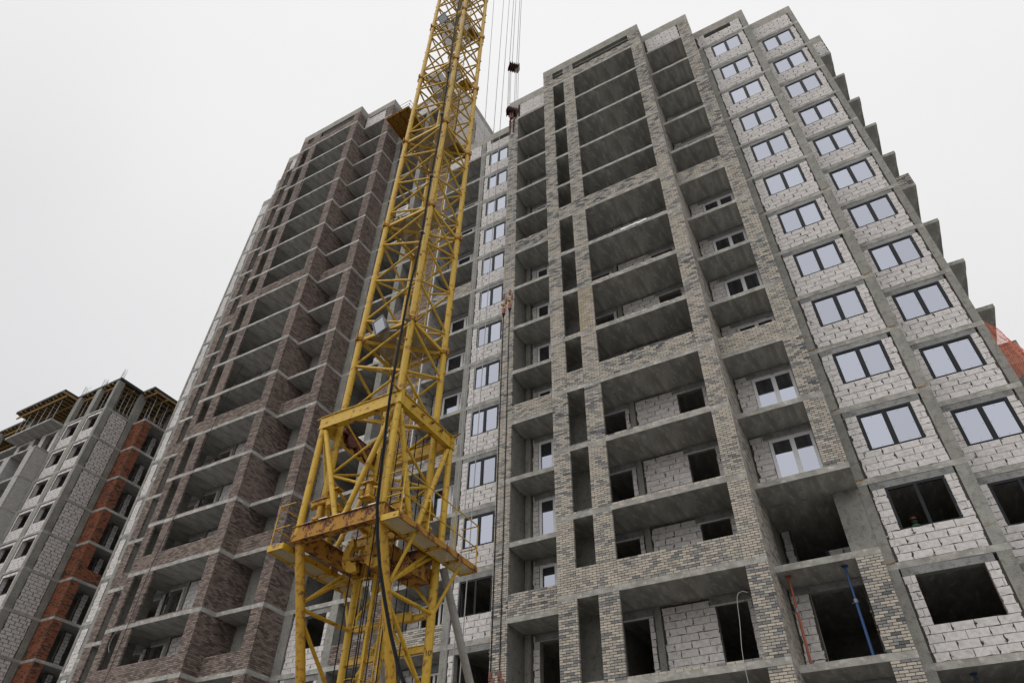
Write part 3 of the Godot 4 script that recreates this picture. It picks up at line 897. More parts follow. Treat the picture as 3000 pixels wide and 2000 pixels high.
# ---------------------------------------------------------------- the block far behind, still rising
func far_block(cam: Transform3D) -> void:
	var b := Bld.new()
	b.root = thing("apartment_building", "lower concrete frame building with orange brick corner and timber formwork on top", "building")
	var zA := -25.1
	var zP := -28.05
	var xe := -56.8
	var xo := -55.2
	var outline := [[-95.0, -40.0], [-95.0, zA], [-70.1, zA], [-70.1, -23.85], [-62.93, -23.85], [-62.93, zA], [xe, zA], [xe, zP], [xo, zP], [xo, -33.0], [xe, -33.0], [xe, -40.0]]
	for j in range(-2, 11):
		slab("floor_slab", outline, fl(j) - ST, fl(j), b.root, Color(0.44, 0.425, 0.40))
	part_box("added_core_wall", Vector3(-94.9, 0, -33.4), Vector3(xe - 0.1, 38.0, -33.2), mats.concrete, b.root, Color(0.36, 0.353, 0.325))  # added deep inside to hold the light back
	part_box("rear_wall", Vector3(-95.0, 0, -40.3), Vector3(xe, 38.0, -40.01), mats.concrete, b.root, Color(0.36, 0.353, 0.325))
	part_box("plinth_wall", Vector3(-94.9, 0, -26.0), Vector3(xe - 0.1, fl(-2) - ST - 0.01, -25.7), mats.concrete, b.root, Color(0.36, 0.353, 0.325))
	for x in [-63.0, -60.0]:
		part_box("added_partition", Vector3(x - 0.07, 0, -33.19), Vector3(x + 0.07, 38.0, zA - 0.5), mats.concrete, b.root, Color(0.36, 0.353, 0.325))  # added to stop light passing along the storeys
	for j in range(-2, 10):
		var f := fl(j)
		var top := f + 3.0 - ST
		# front
		column(b.root, xe - 0.42, xe, zA - 0.62, zA, f, top)
		column(b.root, -60.05, -59.35, zA - 0.4, zA, f, top)
		column(b.root, -63.05, -62.35, zA - 0.4, zA, f, top)
		blockwork(b, 0, zA - 0.04, -59.35, xe - 0.42, f, top - 0.06, [[-59.1, -57.42, f + 1.1, f + 2.6]], 0.4, 1.0, 0.25, 0.03)
		blockwork(b, 1, -59.1 + 0.01, zA - 0.46, zA - 0.1, f + 1.1, f + 2.6, [], 0.06)
		blockwork(b, 0, zA - 0.04, -62.35, -60.05, f, top - 0.06, [[-62.05, -60.3, f + 1.1, f + 2.6]], 0.4, 1.0, 0.25, 0.03)
		blockwork(b, 1, -62.05 + 0.01, zA - 0.46, zA - 0.1, f + 1.1, f + 2.6, [], 0.06)
		blockwork(b, 0, zA - 0.04, -66.0, -63.05, f, top - 0.06, [[-65.2, -63.6, f - 1.0, f + 2.5]], 0.4)
		blockwork(b, 0, zA - 0.04, -70.0, -67.0, f, top - 0.06, [[-69.3, -67.8, f - 1.0, f + 2.5]], 0.4)
		# side
		blockwork(b, 1, xe - 0.03, -27.5, zA - 0.62, f, top, [], 0.4, 1.0, 0.25, 0.05)
		column(b.root, xe - 0.5, xe, -28.0, -27.5, f, top)
		# orange corner pier
		brickwork(b, 0, zP, xe, xo, f, top, ORANGE, Color(0.2, 0.12, 0.08))
		brickwork(b, 1, xo, -28.85, zP - 0.115, f, top, ORANGE, Color(0.2, 0.12, 0.08))
		if j == 5 or j == 1: brickwork(b, 1, xo, -33.0, -28.85, f, f + 0.9, ORANGE, Color(0.2, 0.12, 0.08))
		blockwork(b, 1, xe + 0.1, -30.75, -30.15, f, top - 0.1, [], 0.3, 1.0, 0.25, 0.04)
		part_box("added_loggia_wall", Vector3(xe - 2.1, f, -33.0), Vector3(xe - 2.0, top, zP - 0.2), mats.concrete, b.root, Color(0.36, 0.353, 0.325))  # added wall, set deep so the loggia stays dark
		part_box("added_loggia_wall", Vector3(xe - 2.0, f, -33.0), Vector3(xo - 0.05, top, -32.85), mats.concrete, b.root, Color(0.36, 0.353, 0.325))  # added end wall, closes the loggia against light
		# white brick piers under the projecting balconies
		if j < 9:
			for x in [-62.93, -66.6, -70.2]:
				brickwork(b, 0, -23.85, x - 0.95, x, f, top, SILICATE, Color(0.3, 0.29, 0.28))
				brickwork(b, 1, x, zA, -23.85 - 0.115, f, top, SILICATE, Color(0.3, 0.29, 0.28))
	# the storey being formed
	var f := fl(10)
	var i := 0
	for q in [[xe - 0.42, xe, zA - 0.62, zA], [-60.05, -59.35, zA - 0.4, zA], [-63.05, -62.35, zA - 0.4, zA], [xe - 0.35, xe + 0.02, -28.2, -27.5], [-70.5, -69.9, zA - 0.4, zA], [-76.0, -75.3, zA - 0.4, zA], [-80.0, -79.3, zA - 0.4, zA], [-57.2, -56.7, -31.6, -31.0]]:
		var c := part_box("column", Vector3(q[0], f, q[2]), Vector3(q[1], 41.2, q[3]), mats.concrete, b.root, Color(0.36, 0.355, 0.33))
		if i in [0, 1, 2]:
			for r in 6:
				var p := Vector3(lerpf(q[0], q[1], 0.15 + 0.14 * r), 41.1, q[3] - 0.08 - 0.2 * (r % 2))
				bar("rebar", p, p + Vector3(rng.randf_range(-0.05, 0.05), rng.randf_range(1.2, 1.7), rng.randf_range(-0.05, 0.05)), 0.014, mats.rope, c)
		i += 1
	finish_masonry(b, cam)
	# formwork: decks with their beams, carried by props
	var decks := [[-70.9, -63.15, -27.4, -23.75, "black formwork deck on timber beams over the projecting balcony slab"], [-92.0, -71.3, -32.0, -25.0, "black formwork deck on timber beams on the low set back wing"], [-63.1, -56.75, -33.0, -25.1, "black formwork deck on timber beams between the bare concrete columns"], [-56.7, -55.1, -33.0, -27.55, "black formwork deck on timber beams above the orange brick corner"]]
	for d in decks:
		var t := thing("formwork_deck", d[4], "formwork", "formwork decks of the rising storey")
		part_box("deck_panel", Vector3(d[0], 41.27, d[2]), Vector3(d[1], 41.31, d[3]), mats.plain, t, Color(0.025, 0.028, 0.028))
		part_box("edge_board", Vector3(d[0], 41.32, d[3] - 0.04), Vector3(d[1], 41.52, d[3]), mats.plain, t, Color(0.03, 0.033, 0.035))
		part_box("edge_board", Vector3(d[1] - 0.04, 41.32, d[2]), Vector3(d[1], 41.52, d[3] - 0.05), mats.plain, t, Color(0.03, 0.033, 0.035))
		var x: float = d[0] + 0.25
		while x < d[1]:
			part_box("timber_beam", Vector3(x, 41.08, d[2]), Vector3(x + 0.09, 41.265, d[3] + rng.randf_range(-0.25, 0.12)), mats.wood, t, Color(0.42, 0.25, 0.08) * rng.randf_range(0.7, 1.1))
			x += 0.62
		var z: float = d[3] - 0.35
		while z > d[2]:
			part_box("timber_beam", Vector3(d[0] - rng.randf_range(0.0, 0.3), 40.88, z - 0.09), Vector3(d[1] + rng.randf_range(-0.1, 0.3), 41.075, z), mats.wood, t, Color(0.42, 0.25, 0.08) * rng.randf_range(0.7, 1.1))
			z -= 1.25
	var prop_spots := []
	for x in [-69.8, -68.9, -67.6, -66.3, -65.0, -63.9]: prop_spots.append([x, -24.3, "along the balcony slab edge"])
	for x in [-61.8, -60.9, -58.8, -57.9]: prop_spots.append([x, -25.55, "between the bare columns"])
	for z in [-25.95, -26.4, -26.85, -27.25]: prop_spots.append([-57.1, z, "beside the corner column"])
	for z in [-28.35, -29.0, -29.7, -30.5, -31.3]: prop_spots.append([-55.45, z, "above the orange brick corner"])
	for z in [-28.5, -30.0]: prop_spots.append([-56.4, z, "above the orange brick corner"])
	for p in prop_spots:
		var t := thing("formwork_prop", "thin grey steel prop under the timber beams, " + p[2], "prop", "formwork props " + p[2])
		bar("tube", Vector3(p[0], f, p[1]), Vector3(p[0], f + 1.6, p[1]), 0.038, mats.steel, t)
		bar("inner_tube", Vector3(p[0], f + 1.6, p[1]), Vector3(p[0], f + 2.72, p[1]), 0.028, mats.steel, t)
		bar("collar", Vector3(p[0], f + 1.55, p[1]), Vector3(p[0], f + 1.63, p[1]), 0.055, mats.steel, t)
		for k in 3:
			var a := TAU * k / 3.0
			bar("tripod_leg", Vector3(p[0], f + 0.6, p[1]), Vector3(p[0] + cos(a) * 0.4, f + 0.01, p[1] + sin(a) * 0.4), 0.014, mats.steel, t)

# ---------------------------------------------------------------- the crane
func lean(p: Vector3) -> Vector3:
	var k := maxf(0.0, p.y - 13.0)
	return p + Vector3(0.003 * k, 0, -0.0055 * k)

func grating(called: String, x0: float, x1: float, z0: float, z1: float, y: float, pitch: float, w: float, mat: Material, parent: Node) -> void:
	var m := MB.new()
	var x := x0
	while x <= x1:
		m.beam(lean(Vector3(x, y, z0)), lean(Vector3(x, y, z1)), w, 0.014)
		x += pitch
	var z := z0
	while z <= z1:
		m.beam(lean(Vector3(x0, y + 0.006, z)), lean(Vector3(x1, y + 0.006, z)), w, 0.012)
		z += pitch
	put(called, m.mesh(), mat, parent)

func ibeam(called: String, a: Vector3, b: Vector3, w: float, h: float, mat: Material, parent: Node) -> void:
	var m := MB.new()
	m.beam(a, b, w * 0.62, h - 0.03)
	var u := Vector3(0, h / 2 - 0.0075, 0)
	m.beam(a + u, b + u, w, 0.015)
	m.beam(a - u, b - u, w, 0.015)
	put(called, m.mesh(), mat, parent)

func crane() -> void:
	var t := thing("tower_crane", "yellow lattice tower crane mast on a rust stained portal base", "crane")
	var Y: Material = mats.yellow
	var W: Material = mats.yellow_worn
	var Ru: Material = mats.rusty
	var xl := -10.66
	var xr := -8.92
	var zn := -10.0
	var zr := -11.54
	var y0 := 8.5
	var y1 := 60.0
	# mast legs
	for q in [[xl, zn], [xr, zn], [xr, zr], [xl, zr]]:
		var pts := []
		for k in 12: pts.append(lean(Vector3(q[0], lerpf(y0, y1, k / 11.0), q[1])))
		part_tube("mast_leg", pts, 0.088, Y, t, 10)
	# lacing: left-near and right-far legs have their nodes at N, the others half a step lower
	var p := 1.667
	var ny := 13.28 - 3 * p
	for k in range(0, 30):
		var n := ny + k * p
		var up := n + p / 2
		var dn := n - p / 2
		if dn < 8.3: continue
		var L := Vector3(xl, n, zn)
		var R := Vector3(xr, n, zr)
		for e in [[L, xr, zn], [L, xl, zr], [R, xr, zn], [R, xl, zr]]:
			for yy in [up, dn]:
				bar("brace", lean(e[0]), lean(Vector3(e[1], yy, e[2])), 0.036 if yy == dn else 0.034, Y, t)
	# section joints: flanges with bolts, beams and a grated landing
	for s in 9:
		var y := 14.2 + 5.0 * s
		for q in [[xl, zn], [xr, zn], [xr, zr], [xl, zr]]:
			var m := MB.new()
			var c := lean(Vector3(q[0], y, q[1]))
			m.tube([c - Vector3(0, 0.06, 0), c + Vector3(0, 0.06, 0)], 0.115, 10)
			var ox: float = signf(q[0] + 9.8)
			var oz: float = signf(q[1] + 10.77)
			for o in [Vector3(ox * 0.15, 0, 0), Vector3(0, 0, oz * 0.15), Vector3(-ox * 0.14, 0, 0)]:
				m.tube([c + o - Vector3(0, 0.11, 0), c + o + Vector3(0, 0.12, 0)], 0.034, 6)
			put("flange", m.mesh(), Ru, t)
		for e in [[Vector3(xl, y, zn), Vector3(xr, y, zn)], [Vector3(xr, y, zn), Vector3(xr, y, zr)], [Vector3(xr, y, zr), Vector3(xl, y, zr)], [Vector3(xl, y, zr), Vector3(xl, y, zn)], [Vector3(xl, y - 0.02, zn), Vector3(xr, y - 0.02, zr)]]:
			part_beam("landing_beam", lean(e[0]), lean(e[1]), 0.055, 0.10, Y, t)
		var side := s % 2
		# two grated panels, with the hatch for the ladder between them
		grating("landing_grating", xl + 0.08, xl + 0.9, zr + 0.08, zn - 0.08, y + 0.07, 0.042, 0.018, mats.grate_brown, t)
		grating("landing_grating", xl + 0.95, xr - 0.08, (zr + 0.06) if side == 0 else (zr + 0.7), zn - 0.08, y + 0.07, 0.042, 0.018, mats.grate_brown, t)
		if s > 1:
			part_box("landing_plate", lean(Vector3(xr - 0.5, y + 0.085, zr + 0.1)), lean(Vector3(xr - 0.08, y + 0.1, zr + 0.62)), W, t)
	# studs up the outer sides of the legs
	for k in 44:
		var y := 12.6 + k * 0.833
		for q in [[xl - 0.09, zn, -0.05, 0.0], [xr + 0.09, zr, 0.05, 0.0], [xr, zn + 0.09, 0.0, 0.05]]:
			if k % 3 == 0: continue
			var c := lean(Vector3(q[0], y, q[1]))
			bar("stud", c, c + Vector3(q[2], 0, q[3]), 0.03, W, t)
	# ladder inside, with hoops
	for x in [-9.95, -9.6]:
		part_tube("ladder_rail", [lean(Vector3(x, 5.0, -11.28)), lean(Vector3(x, 50.0, -11.28))], 0.022, Y, t, 6)
	var rungs := MB.new()
	for k in 150:
		var c := lean(Vector3(-9.775, 5.1 + k * 0.3, -11.28))
		rungs.tube([c - Vector3(0.17, 0, 0), c + Vector3(0.17, 0, 0)], 0.011, 5)
	put("ladder_rung", rungs.mesh(), Y, t, "stuff")
	for k in 30:
		var pts := []
		for a in 13:
			var g := PI * a / 12.0
			pts.append(lean(Vector3(-9.775 - cos(g) * 0.3, 5.6 + k * 1.0, -11.26 + sin(g) * 0.5)))
		part_tube("ladder_hoop", pts, 0.009, Y, t, 5)
	for a in [0.25, 0.5, 0.75]:
		var g: float = PI * a
		part_tube("hoop_strip", [lean(Vector3(-9.775 - cos(g) * 0.3, 6.6, -11.26 + sin(g) * 0.5)), lean(Vector3(-9.775 - cos(g) * 0.3, 34.6, -11.26 + sin(g) * 0.5))], 0.008, Y, t, 5)
	# portal
	var px0 := -10.85
	var px1 := -8.6
	var pz0 := -9.65
	var pz1 := -11.8
	var cs := [Vector3(px0, 0, pz0), Vector3(px1, 0, pz0), Vector3(px1, 0, pz1), Vector3(px0, 0, pz1)]
	for k in 4:
		var a: Vector3 = cs[k]
		var b: Vector3 = cs[(k + 1) % 4]
		var d := (b - a).normalized()
		var yt := Vector3(0, 11.24, 0)
		ibeam("portal_beam", a + yt - d * (0.1 if k % 2 == 0 else -0.07), b + yt + d * (0.1 if k % 2 == 0 else -0.07), 0.17, 0.36, Y, t)
		# little guide horns at the corners
		var hm := MB.new()
		hm.tube([a + Vector3(0, 11.4, 0), a + Vector3(0, 11.46, 0) - (b - a).normalized() * 0.3], 0.05, 5, Color.WHITE, 0.012)
		put("guide_horn", hm.mesh(), Ru, t)
		bar("portal_post", a + Vector3(0, 8.3, 0), a + Vector3(0, 11.1, 0), 0.078, Y, t)
		var mid := (a + b) / 2
		bar("portal_strut", a + Vector3(0, 11.0, 0) + d * 0.1, mid + Vector3(0, 8.5, 0) - d * 0.12, 0.062, Y, t)
		bar("portal_strut", b + Vector3(0, 11.0, 0) - d * 0.1, mid + Vector3(0, 8.5, 0) + d * 0.12, 0.062, Y, t)
		var gm := MB.new()
		gm.beam(mid + Vector3(0, 8.52, 0) - d * 0.22, mid + Vector3(0, 8.52, 0) + d * 0.22, 0.14, 0.03)
		put("gusset", gm.mesh(), mats.frame_white, t)
		ibeam("base_beam", a + Vector3(0, 8.33, 0) - d * (0.12 if k % 2 == 0 else -0.09), b + Vector3(0, 8.33, 0) + d * (0.12 if k % 2 == 0 else -0.09), 0.2, 0.36, Ru, t)
		var sn := MB.new()
		var u := 0.05
		while u < 0.95:
			var l := rng.randf_range(0.04, 0.16)
			sn.beam(a.lerp(b, u) + Vector3(0, 8.517 + 0.006, 0), a.lerp(b, minf(u + l, 0.97)) + Vector3(0, 8.517 + 0.006, 0), rng.randf_range(0.1, 0.19), rng.randf_range(0.014, 0.03))
			u += l + rng.randf_range(0.0, 0.12)
		put("snow", sn.mesh(), mats.snow, t, "stuff")
	# cross frame that locks the mast in the portal, with its jaws
	for z in [-10.25, -11.25]:
		ibeam("lock_beam", Vector3(px0, 8.75, z), Vector3(px1, 8.75, z), 0.14, 0.22, W, t)
	for x in [-10.2, -9.3]:
		ibeam("lock_beam", Vector3(x, 8.98, pz0 - 0.05), Vector3(x, 8.98, pz1 + 0.05), 0.14, 0.2, W, t)
	for q in [Vector3(-10.5, 8.72, -9.8), Vector3(-9.1, 8.85, -9.72), Vector3(-8.72, 8.8, -10.6), Vector3(-8.75, 8.8, -11.35), Vector3(-10.1, 8.95, -9.75)]:
		var jm := MB.new()
		jm.tube([q, q + Vector3(0, 0.3, 0)], 0.07, 8)
		jm.box(q + Vector3(-0.16, 0.3, -0.1), q + Vector3(0.16, 0.33, 0.1))
		jm.box(q + Vector3(-0.12, -0.05, -0.09), q + Vector3(0.12, 0.0, 0.09))
		put("jack", jm.mesh(), W, t)
	for q in [[Vector3(-10.75, 9.05, -9.75), Vector3(-10.35, 9.25, -10.0)], [Vector3(-8.75, 9.1, -11.5), Vector3(-8.55, 9.3, -11.1)]]:
		ibeam("bracket", q[0], q[1], 0.16, 0.16, W, t)
	# curved claw plates under the beams
	for o in [Vector3(-9.95, 8.1, -10.6), Vector3(-9.35, 8.1, -10.6)]:
		var cm := MB.new()
		var pr := []
		for k in 9:
			var g := lerpf(-1.2, 1.9, k / 8.0)
			pr.append([Vector3(-cos(g) * 0.36, -sin(g) * 0.42, 0), Vector3(-cos(g) * 0.16, -sin(g) * 0.2, 0)])
		for k in 8:
			for zz in [-0.05, 0.05]:
				var w := Vector3(0, 0, zz)
				cm.quad(o + pr[k][0] + w, o + pr[k + 1][0] + w, o + pr[k + 1][1] + w, o + pr[k][1] + w, Vector3(0, 0, signf(zz)), Color.WHITE)
			for e in 2:
				var nn: Vector3 = (pr[k][e] + pr[k + 1][e]).normalized() * (1.0 if e == 0 else -1.0)
				cm.quad(o + pr[k][e] + Vector3(0, 0, -0.05), o + pr[k + 1][e] + Vector3(0, 0, -0.05), o + pr[k + 1][e] + Vector3(0, 0, 0.05), o + pr[k][e] + Vector3(0, 0, 0.05), nn, Color.WHITE)
		put("claw_plate", cm.mesh(), W, t)
	part_tube("axle", [Vector3(-10.3, 8.0, -10.6), Vector3(-9.0, 8.0, -10.6)], 0.06, Ru, t, 10)
	part_box("gear_housing", Vector3(-9.8, 7.85, -11.2), Vector3(-9.2, 8.3, -10.85), Ru, t)
	for k in 4:
		var c := Vector3(px1 + 0.085, 11.27, pz0 - 0.45 - 0.38 * k)
		bar("bolt", c, c + Vector3(0.05, 0, 0), 0.04, Ru, t)
	# sheaves at the back of the portal
	for k in 3:
		var c := Vector3(-10.72, 11.2 - 0.02 * k, -10.5 - 0.36 * k)
		var sm := MB.new()
		sm.tube([c - Vector3(0.05, 0, 0), c + Vector3(0.05, 0, 0)], 0.15, 14)
		sm.tube([c - Vector3(0.07, 0, 0), c - Vector3(0.05, 0, 0)], 0.18, 14)
		sm.tube([c + Vector3(0.05, 0, 0), c + Vector3(0.07, 0, 0)], 0.18, 14)
		put("sheave", sm.mesh(), mats.sheave, t)
	ibeam("sheave_beam", Vector3(-10.72, 11.36, -10.2), Vector3(-10.72, 11.3, -11.6), 0.12, 0.14, mats.sheave, t)
	# lower legs: the front pair leans back, the rear pair is plumb
	for x in [px0 + 0.03, px1 - 0.02]:
		bar("leg", Vector3(x, 8.2, -9.74), Vector3(x, 4.05, -11.12), 0.098, W, t)
		bar("leg", Vector3(x - 0.02, 8.2, -11.74), Vector3(x - 0.02, 4.05, -11.78), 0.092, Y, t)
		bar("leg_strut", Vector3(x, 6.93, -10.16), Vector3(x, 6.97, -11.72), 0.042, Y, t)
		bar("leg_strut", Vector3(x, 6.78, -10.22), Vector3(x, 5.35, -11.74), 0.042, Y, t)
		bar("leg_strut", Vector3(x, 7.02, -10.13), Vector3(x, 8.2, -11.6), 0.042, Y, t)
		# grey raking stays behind
		part_tube("raking_stay", [Vector3(x + 0.03, 8.05, -11.95), Vector3(x + 0.03, 4.05, -14.62)], 0.088, mats.stay, t, 12)
	ibeam("tie_beam", Vector3(px0, 6.97, -11.76), Vector3(px1, 6.97, -11.76), 0.1, 0.12, Y, t)
	ibeam("tie_beam", Vector3(px0, 6.3, -11.76), Vector3(px1, 6.3, -11.76), 0.1, 0.15, Y, t)
	bar("leg_strut", Vector3(px0, 7.05, -11.76), Vector3(-9.85, 8.15, -11.76), 0.04, Y, t)
	bar("leg_strut", Vector3(px1, 7.05, -11.76), Vector3(-9.6, 8.15, -11.76), 0.04, Y, t)
	bar("leg_strut", Vector3(px0, 5.4, -11.76), Vector3(-9.75, 6.95, -11.76), 0.04, Y, t)
	bar("leg_strut", Vector3(px1, 5.4, -11.76), Vector3(-9.75, 6.95, -11.76), 0.04, Y, t)
	part_box("tie_plate", Vector3(-9.6, 6.9, -11.7), Vector3(-9.1, 7.1, -11.66), Y, t)
	part_box("cabinet", Vector3(-9.25, 7.62, -11.7), Vector3(-8.72, 7.95, -11.0), Ru, t)
	part_beam("access_rail", Vector3(-9.83, 7.95, -11.2), Vector3(-9.8, 4.2, -11.2), 0.05, 0.09, Y, t)
	part_beam("access_rail", Vector3(-9.42, 7.95, -11.2), Vector3(-9.39, 4.2, -11.2), 0.05, 0.09, Y, t)
	# painted number on the rear leg
	var tm := TextMesh.new()
	tm.text = "10"
	var sf := SystemFont.new()
	sf.font_names = PackedStringArray(["Droid Sans"])
	tm.font = sf
	tm.font_size = 16
	tm.pixel_size = 0.0085
	tm.depth = 0.004
	var num := put("painted_number", tm, mats.rope_dark, t)
	num.position = Vector3(-8.58, 6.17, -11.668)
	num.rotation.y = 0.55
	# walkways on both sides of the portal
	for w in [[-8.5, -8.05, 1.0], [-11.55, -11.1, -1.0]]:
		var wa: float = w[0]
		var wb: float = w[1]
		var yy := 8.06
		grating("walkway_grating", wa + 0.03, wb - 0.03, -12.47, -9.6, yy + 0.03, 0.05, 0.014, mats.grate, t)
		for x in [wa, wb]: part_beam("walkway_edge", Vector3(x, yy + 0.06, -9.55), Vector3(x, yy + 0.06, -12.5), 0.02, 0.13, Ru if x == wb and w[2] > 0 else Y, t)
		for z in [-9.55, -12.5]: part_beam("walkway_edge", Vector3(wa, yy + 0.06, z), Vector3(wb, yy + 0.06, z), 0.02, 0.13, Y, t)
		for z in [-10.3, -11.05, -11.8]: part_beam("walkway_joist", Vector3(wa, yy, z), Vector3(wb, yy, z), 0.04, 0.06, W, t)
		var xo: float = wb if w[2] > 0 else wa
		for z in [-9.6, -10.55, -11.5, -12.45]: bar("rail_post", Vector3(xo, yy + 0.1, z), Vector3(xo, yy + 1.1, z), 0.014, Y, t)
		for h in [0.55, 1.1]: bar("hand_rail", Vector3(xo, yy + h, -9.6), Vector3(xo, yy + h, -12.45), 0.014, Y, t)
		for z in [-9.6, -12.45]:
			for h in [0.55, 1.1]: bar("hand_rail", Vector3(wa, yy + h, z), Vector3(wb, yy + h, z), 0.014, Y, t)
		var xi := px1 if w[2] > 0 else px0
		bar("walkway_strut", Vector3((wa + wb) / 2 + 0.1 * w[2], yy, -10.3), Vector3(xi, 7.05, -10.2), 0.036, Y, t)
		bar("walkway_strut", Vector3((wa + wb) / 2 + 0.1 * w[2], yy, -12.0), Vector3(xi, 6.95, -11.74), 0.036, Y, t)
		bar("walkway_strut", Vector3(xi, 7.1, -10.25), Vector3(xi, 8.1, -11.3), 0.036, Y, t)
	# reeving inside the mast
	for q in [[-10.35, -10.9], [-10.2, -11.1], [-10.1, -11.25], [-9.4, -10.4], [-9.25, -10.6], [-9.15, -10.8], [-9.05, -11.0], [-8.98, -11.2]]:
		part_tube("reeving_rope", [Vector3(q[0], 11.2, q[1]), Vector3(q[0], 4.1, q[1] - 0.1)], 0.014, mats.rope_dark, t, 5)
	# slewing deck and undercarriage on the ground
	part_box("slewing_deck", Vector3(-11.4, 3.45, -15.1), Vector3(-8.0, 4.05, -10.7), W, t)
	part_tube("slewing_ring", [Vector3(-9.75, 2.9, -12.2), Vector3(-9.75, 3.45, -12.2)], 1.3, Ru, t, 24)
	part_box("undercarriage", Vector3(-12.2, 1.6, -14.6), Vector3(-7.3, 2.9, -9.8), Ru, t)
	for x in [-12.0, -7.5]:
		for z in [-14.4, -10.0]:
			part_box("bogie", Vector3(x - 0.3, 0.15, z - 0.6), Vector3(x + 0.3, 1.6, z + 0.6), W, t)
	for x in [-12.0, -7.5]:
		part_box("rail", Vector3(x - 0.07, 0.0, -22.0), Vector3(x + 0.07, 0.15, -3.0), mats.steel, t)
	# jib far above
	for q in [Vector3(0, 0, 0), Vector3(0, 0.9, 0)]:
		part_tube("jib_chord", [Vector3(-9.8, y1 + 0.4, -10.9) + q, Vector3(-9.3, y1 + 40.0, -30.0) + q], 0.09, Y, t, 8)
	part_box("slewing_head", lean(Vector3(-11.0, y1, -12.0)), lean(Vector3(-8.6, y1 + 2.2, -9.7)), Y, t)

func small_things() -> void:
	# power cable down the front of the mast: three lines tied together
	var cab := thing("power_cable", "thick black power cable hanging down the front of the crane mast", "cable")
	var path := [[-8.99, 50.0, -9.98], [-8.99, 34.8, -9.82], [-8.91, 26.85, -9.84], [-8.9, 23.0, -9.86], [-8.93, 20.8, -9.84], [-8.88, 17.2, -9.78], [-8.93, 14.96, -9.72], [-8.9, 13.24, -9.66], [-8.78, 12.3, -9.52], [-8.75, 10.94, -9.5], [-8.66, 9.46, -9.5], [-8.6, 8.4, -9.5], [-8.36, 7.3, -9.5], [-8.06, 6.4, -9.5], [-7.75, 5.6, -9.5], [-7.44, 4.95, -9.5], [-7.0, 4.1, -9.6], [-7.0, 2.6, -10.2]]
	for k in 3:
		var c := Curve3D.new()
		for i in path.size():
			var p: Vector3 = Vector3(path[i][0], path[i][1], path[i][2]) + [Vector3(0, 0, 0.016), Vector3(0.025, 0, 0), Vector3(-0.022, 0, 0.004)][k]
			var prev: Array = path[maxi(i - 1, 0)]
			var next: Array = path[mini(i + 1, path.size() - 1)]
			var d := (Vector3(next[0], next[1], next[2]) - Vector3(prev[0], prev[1], prev[2])) / 6.0
			c.add_point(p, -d, d)
		var pts := []
		for q in 70: pts.append(c.sample_baked(c.get_baked_length() * q / 69.0))
		part_tube("strand", pts, 0.017 if k < 2 else 0.012, mats.rubber, cab, 7)
	for y in [10.2, 14.0, 17.6, 20.5, 24.4, 27.6]:
		part_box("cable_tie", Vector3(-8.95, y, -9.88), Vector3(-8.82, y + 0.025, -9.74), mats.steel, cab)

	# floodlights on the mast
	var lights := [[Vector3(-9.8, 14.18, -9.75), 0.52, "grey floodlight clamped to the lowest mast landing above the portal", Vector3(-0.25, -0.5, 1.0)], [Vector3(-9.93, 34.15, -9.95), 0.5, "small grey floodlight high on the mast against the sky", Vector3(-0.1, -0.8, 0.8)]]
	for q in lights:
		var t := thing("floodlight", q[2], "floodlight")
		var dir: Vector3 = (q[3] as Vector3).normalized()
		var bs := Basis.looking_at(-dir, Vector3.UP)   # +z of the lamp looks along dir
		var s: float = q[1]
		var m := MB.new()
		var f := [Vector3(-0.42, -0.36, 0), Vector3(0.42, -0.36, 0), Vector3(0.42, 0.36, 0), Vector3(-0.42, 0.36, 0)]
		var r := [Vector3(-0.24, -0.2, -0.42), Vector3(0.24, -0.2, -0.42), Vector3(0.24, 0.2, -0.42), Vector3(-0.24, 0.2, -0.42)]
		for k in 4:
			var k2 := (k + 1) % 4
			var nr: Vector3 = (f[k] + f[k2]).normalized()
			m.quad(q[0] + bs * (f[k] * s), q[0] + bs * (f[k2] * s), q[0] + bs * (r[k2] * s), q[0] + bs * (r[k] * s), bs * nr, Color.WHITE)
			m.beam(q[0] + bs * (f[k] * s), q[0] + bs * (f[k2] * s), 0.035, 0.035)
		m.quad(q[0] + bs * (r[0] * s), q[0] + bs * (r[1] * s), q[0] + bs * (r[2] * s), q[0] + bs * (r[3] * s), bs * Vector3(0, 0, -1), Color.WHITE)
		put("housing", m.mesh(), mats.steel, t)
		m = MB.new()
		m.quad(q[0] + bs * (f[0] * s * 0.94), q[0] + bs * (f[1] * s * 0.94), q[0] + bs * (f[2] * s * 0.94), q[0] + bs * (f[3] * s * 0.94), bs * Vector3(0, 0, 1), Color.WHITE)
		put("lens", m.mesh(), mats.lamp_glass, t)
		var br: Vector3 = q[0] + bs * Vector3(0, -0.4, -0.15) * s
		part_tube("bracket", [q[0] + bs * Vector3(-0.44, 0, -0.1) * s, q[0] + bs * Vector3(-0.44, -0.42, -0.2) * s, br, q[0] + bs * Vector3(0.44, -0.42, -0.2) * s, q[0] + bs * Vector3(0.44, 0, -0.1) * s], 0.02, mats.steel, t, 6)
		part_beam("mounting_arm", br, br + Vector3(0.35, 0.05, -0.15), 0.05, 0.04, mats.steel, t)

	# notice board on a landing
	var nb := thing("notice_board", "small white notice board with faint dark lines on a mast landing", "sign")
	part_box("panel", Vector3(-10.62, 20.0, -10.33), Vector3(-10.15, 20.42, -10.3), mats.plain, nb, Color(0.62, 0.62, 0.6))
	for k in 3:
		part_box("line", Vector3(-10.55, 20.3 - k * 0.1, -10.3), Vector3(-10.22 - 0.05 * k, 20.34 - k * 0.1, -10.296), mats.plain, nb, Color(0.12, 0.12, 0.13))
	part_beam("post", Vector3(-10.4, 19.25, -10.34), Vector3(-10.4, 20.1, -10.34), 0.03, 0.03, mats.yellow, nb)

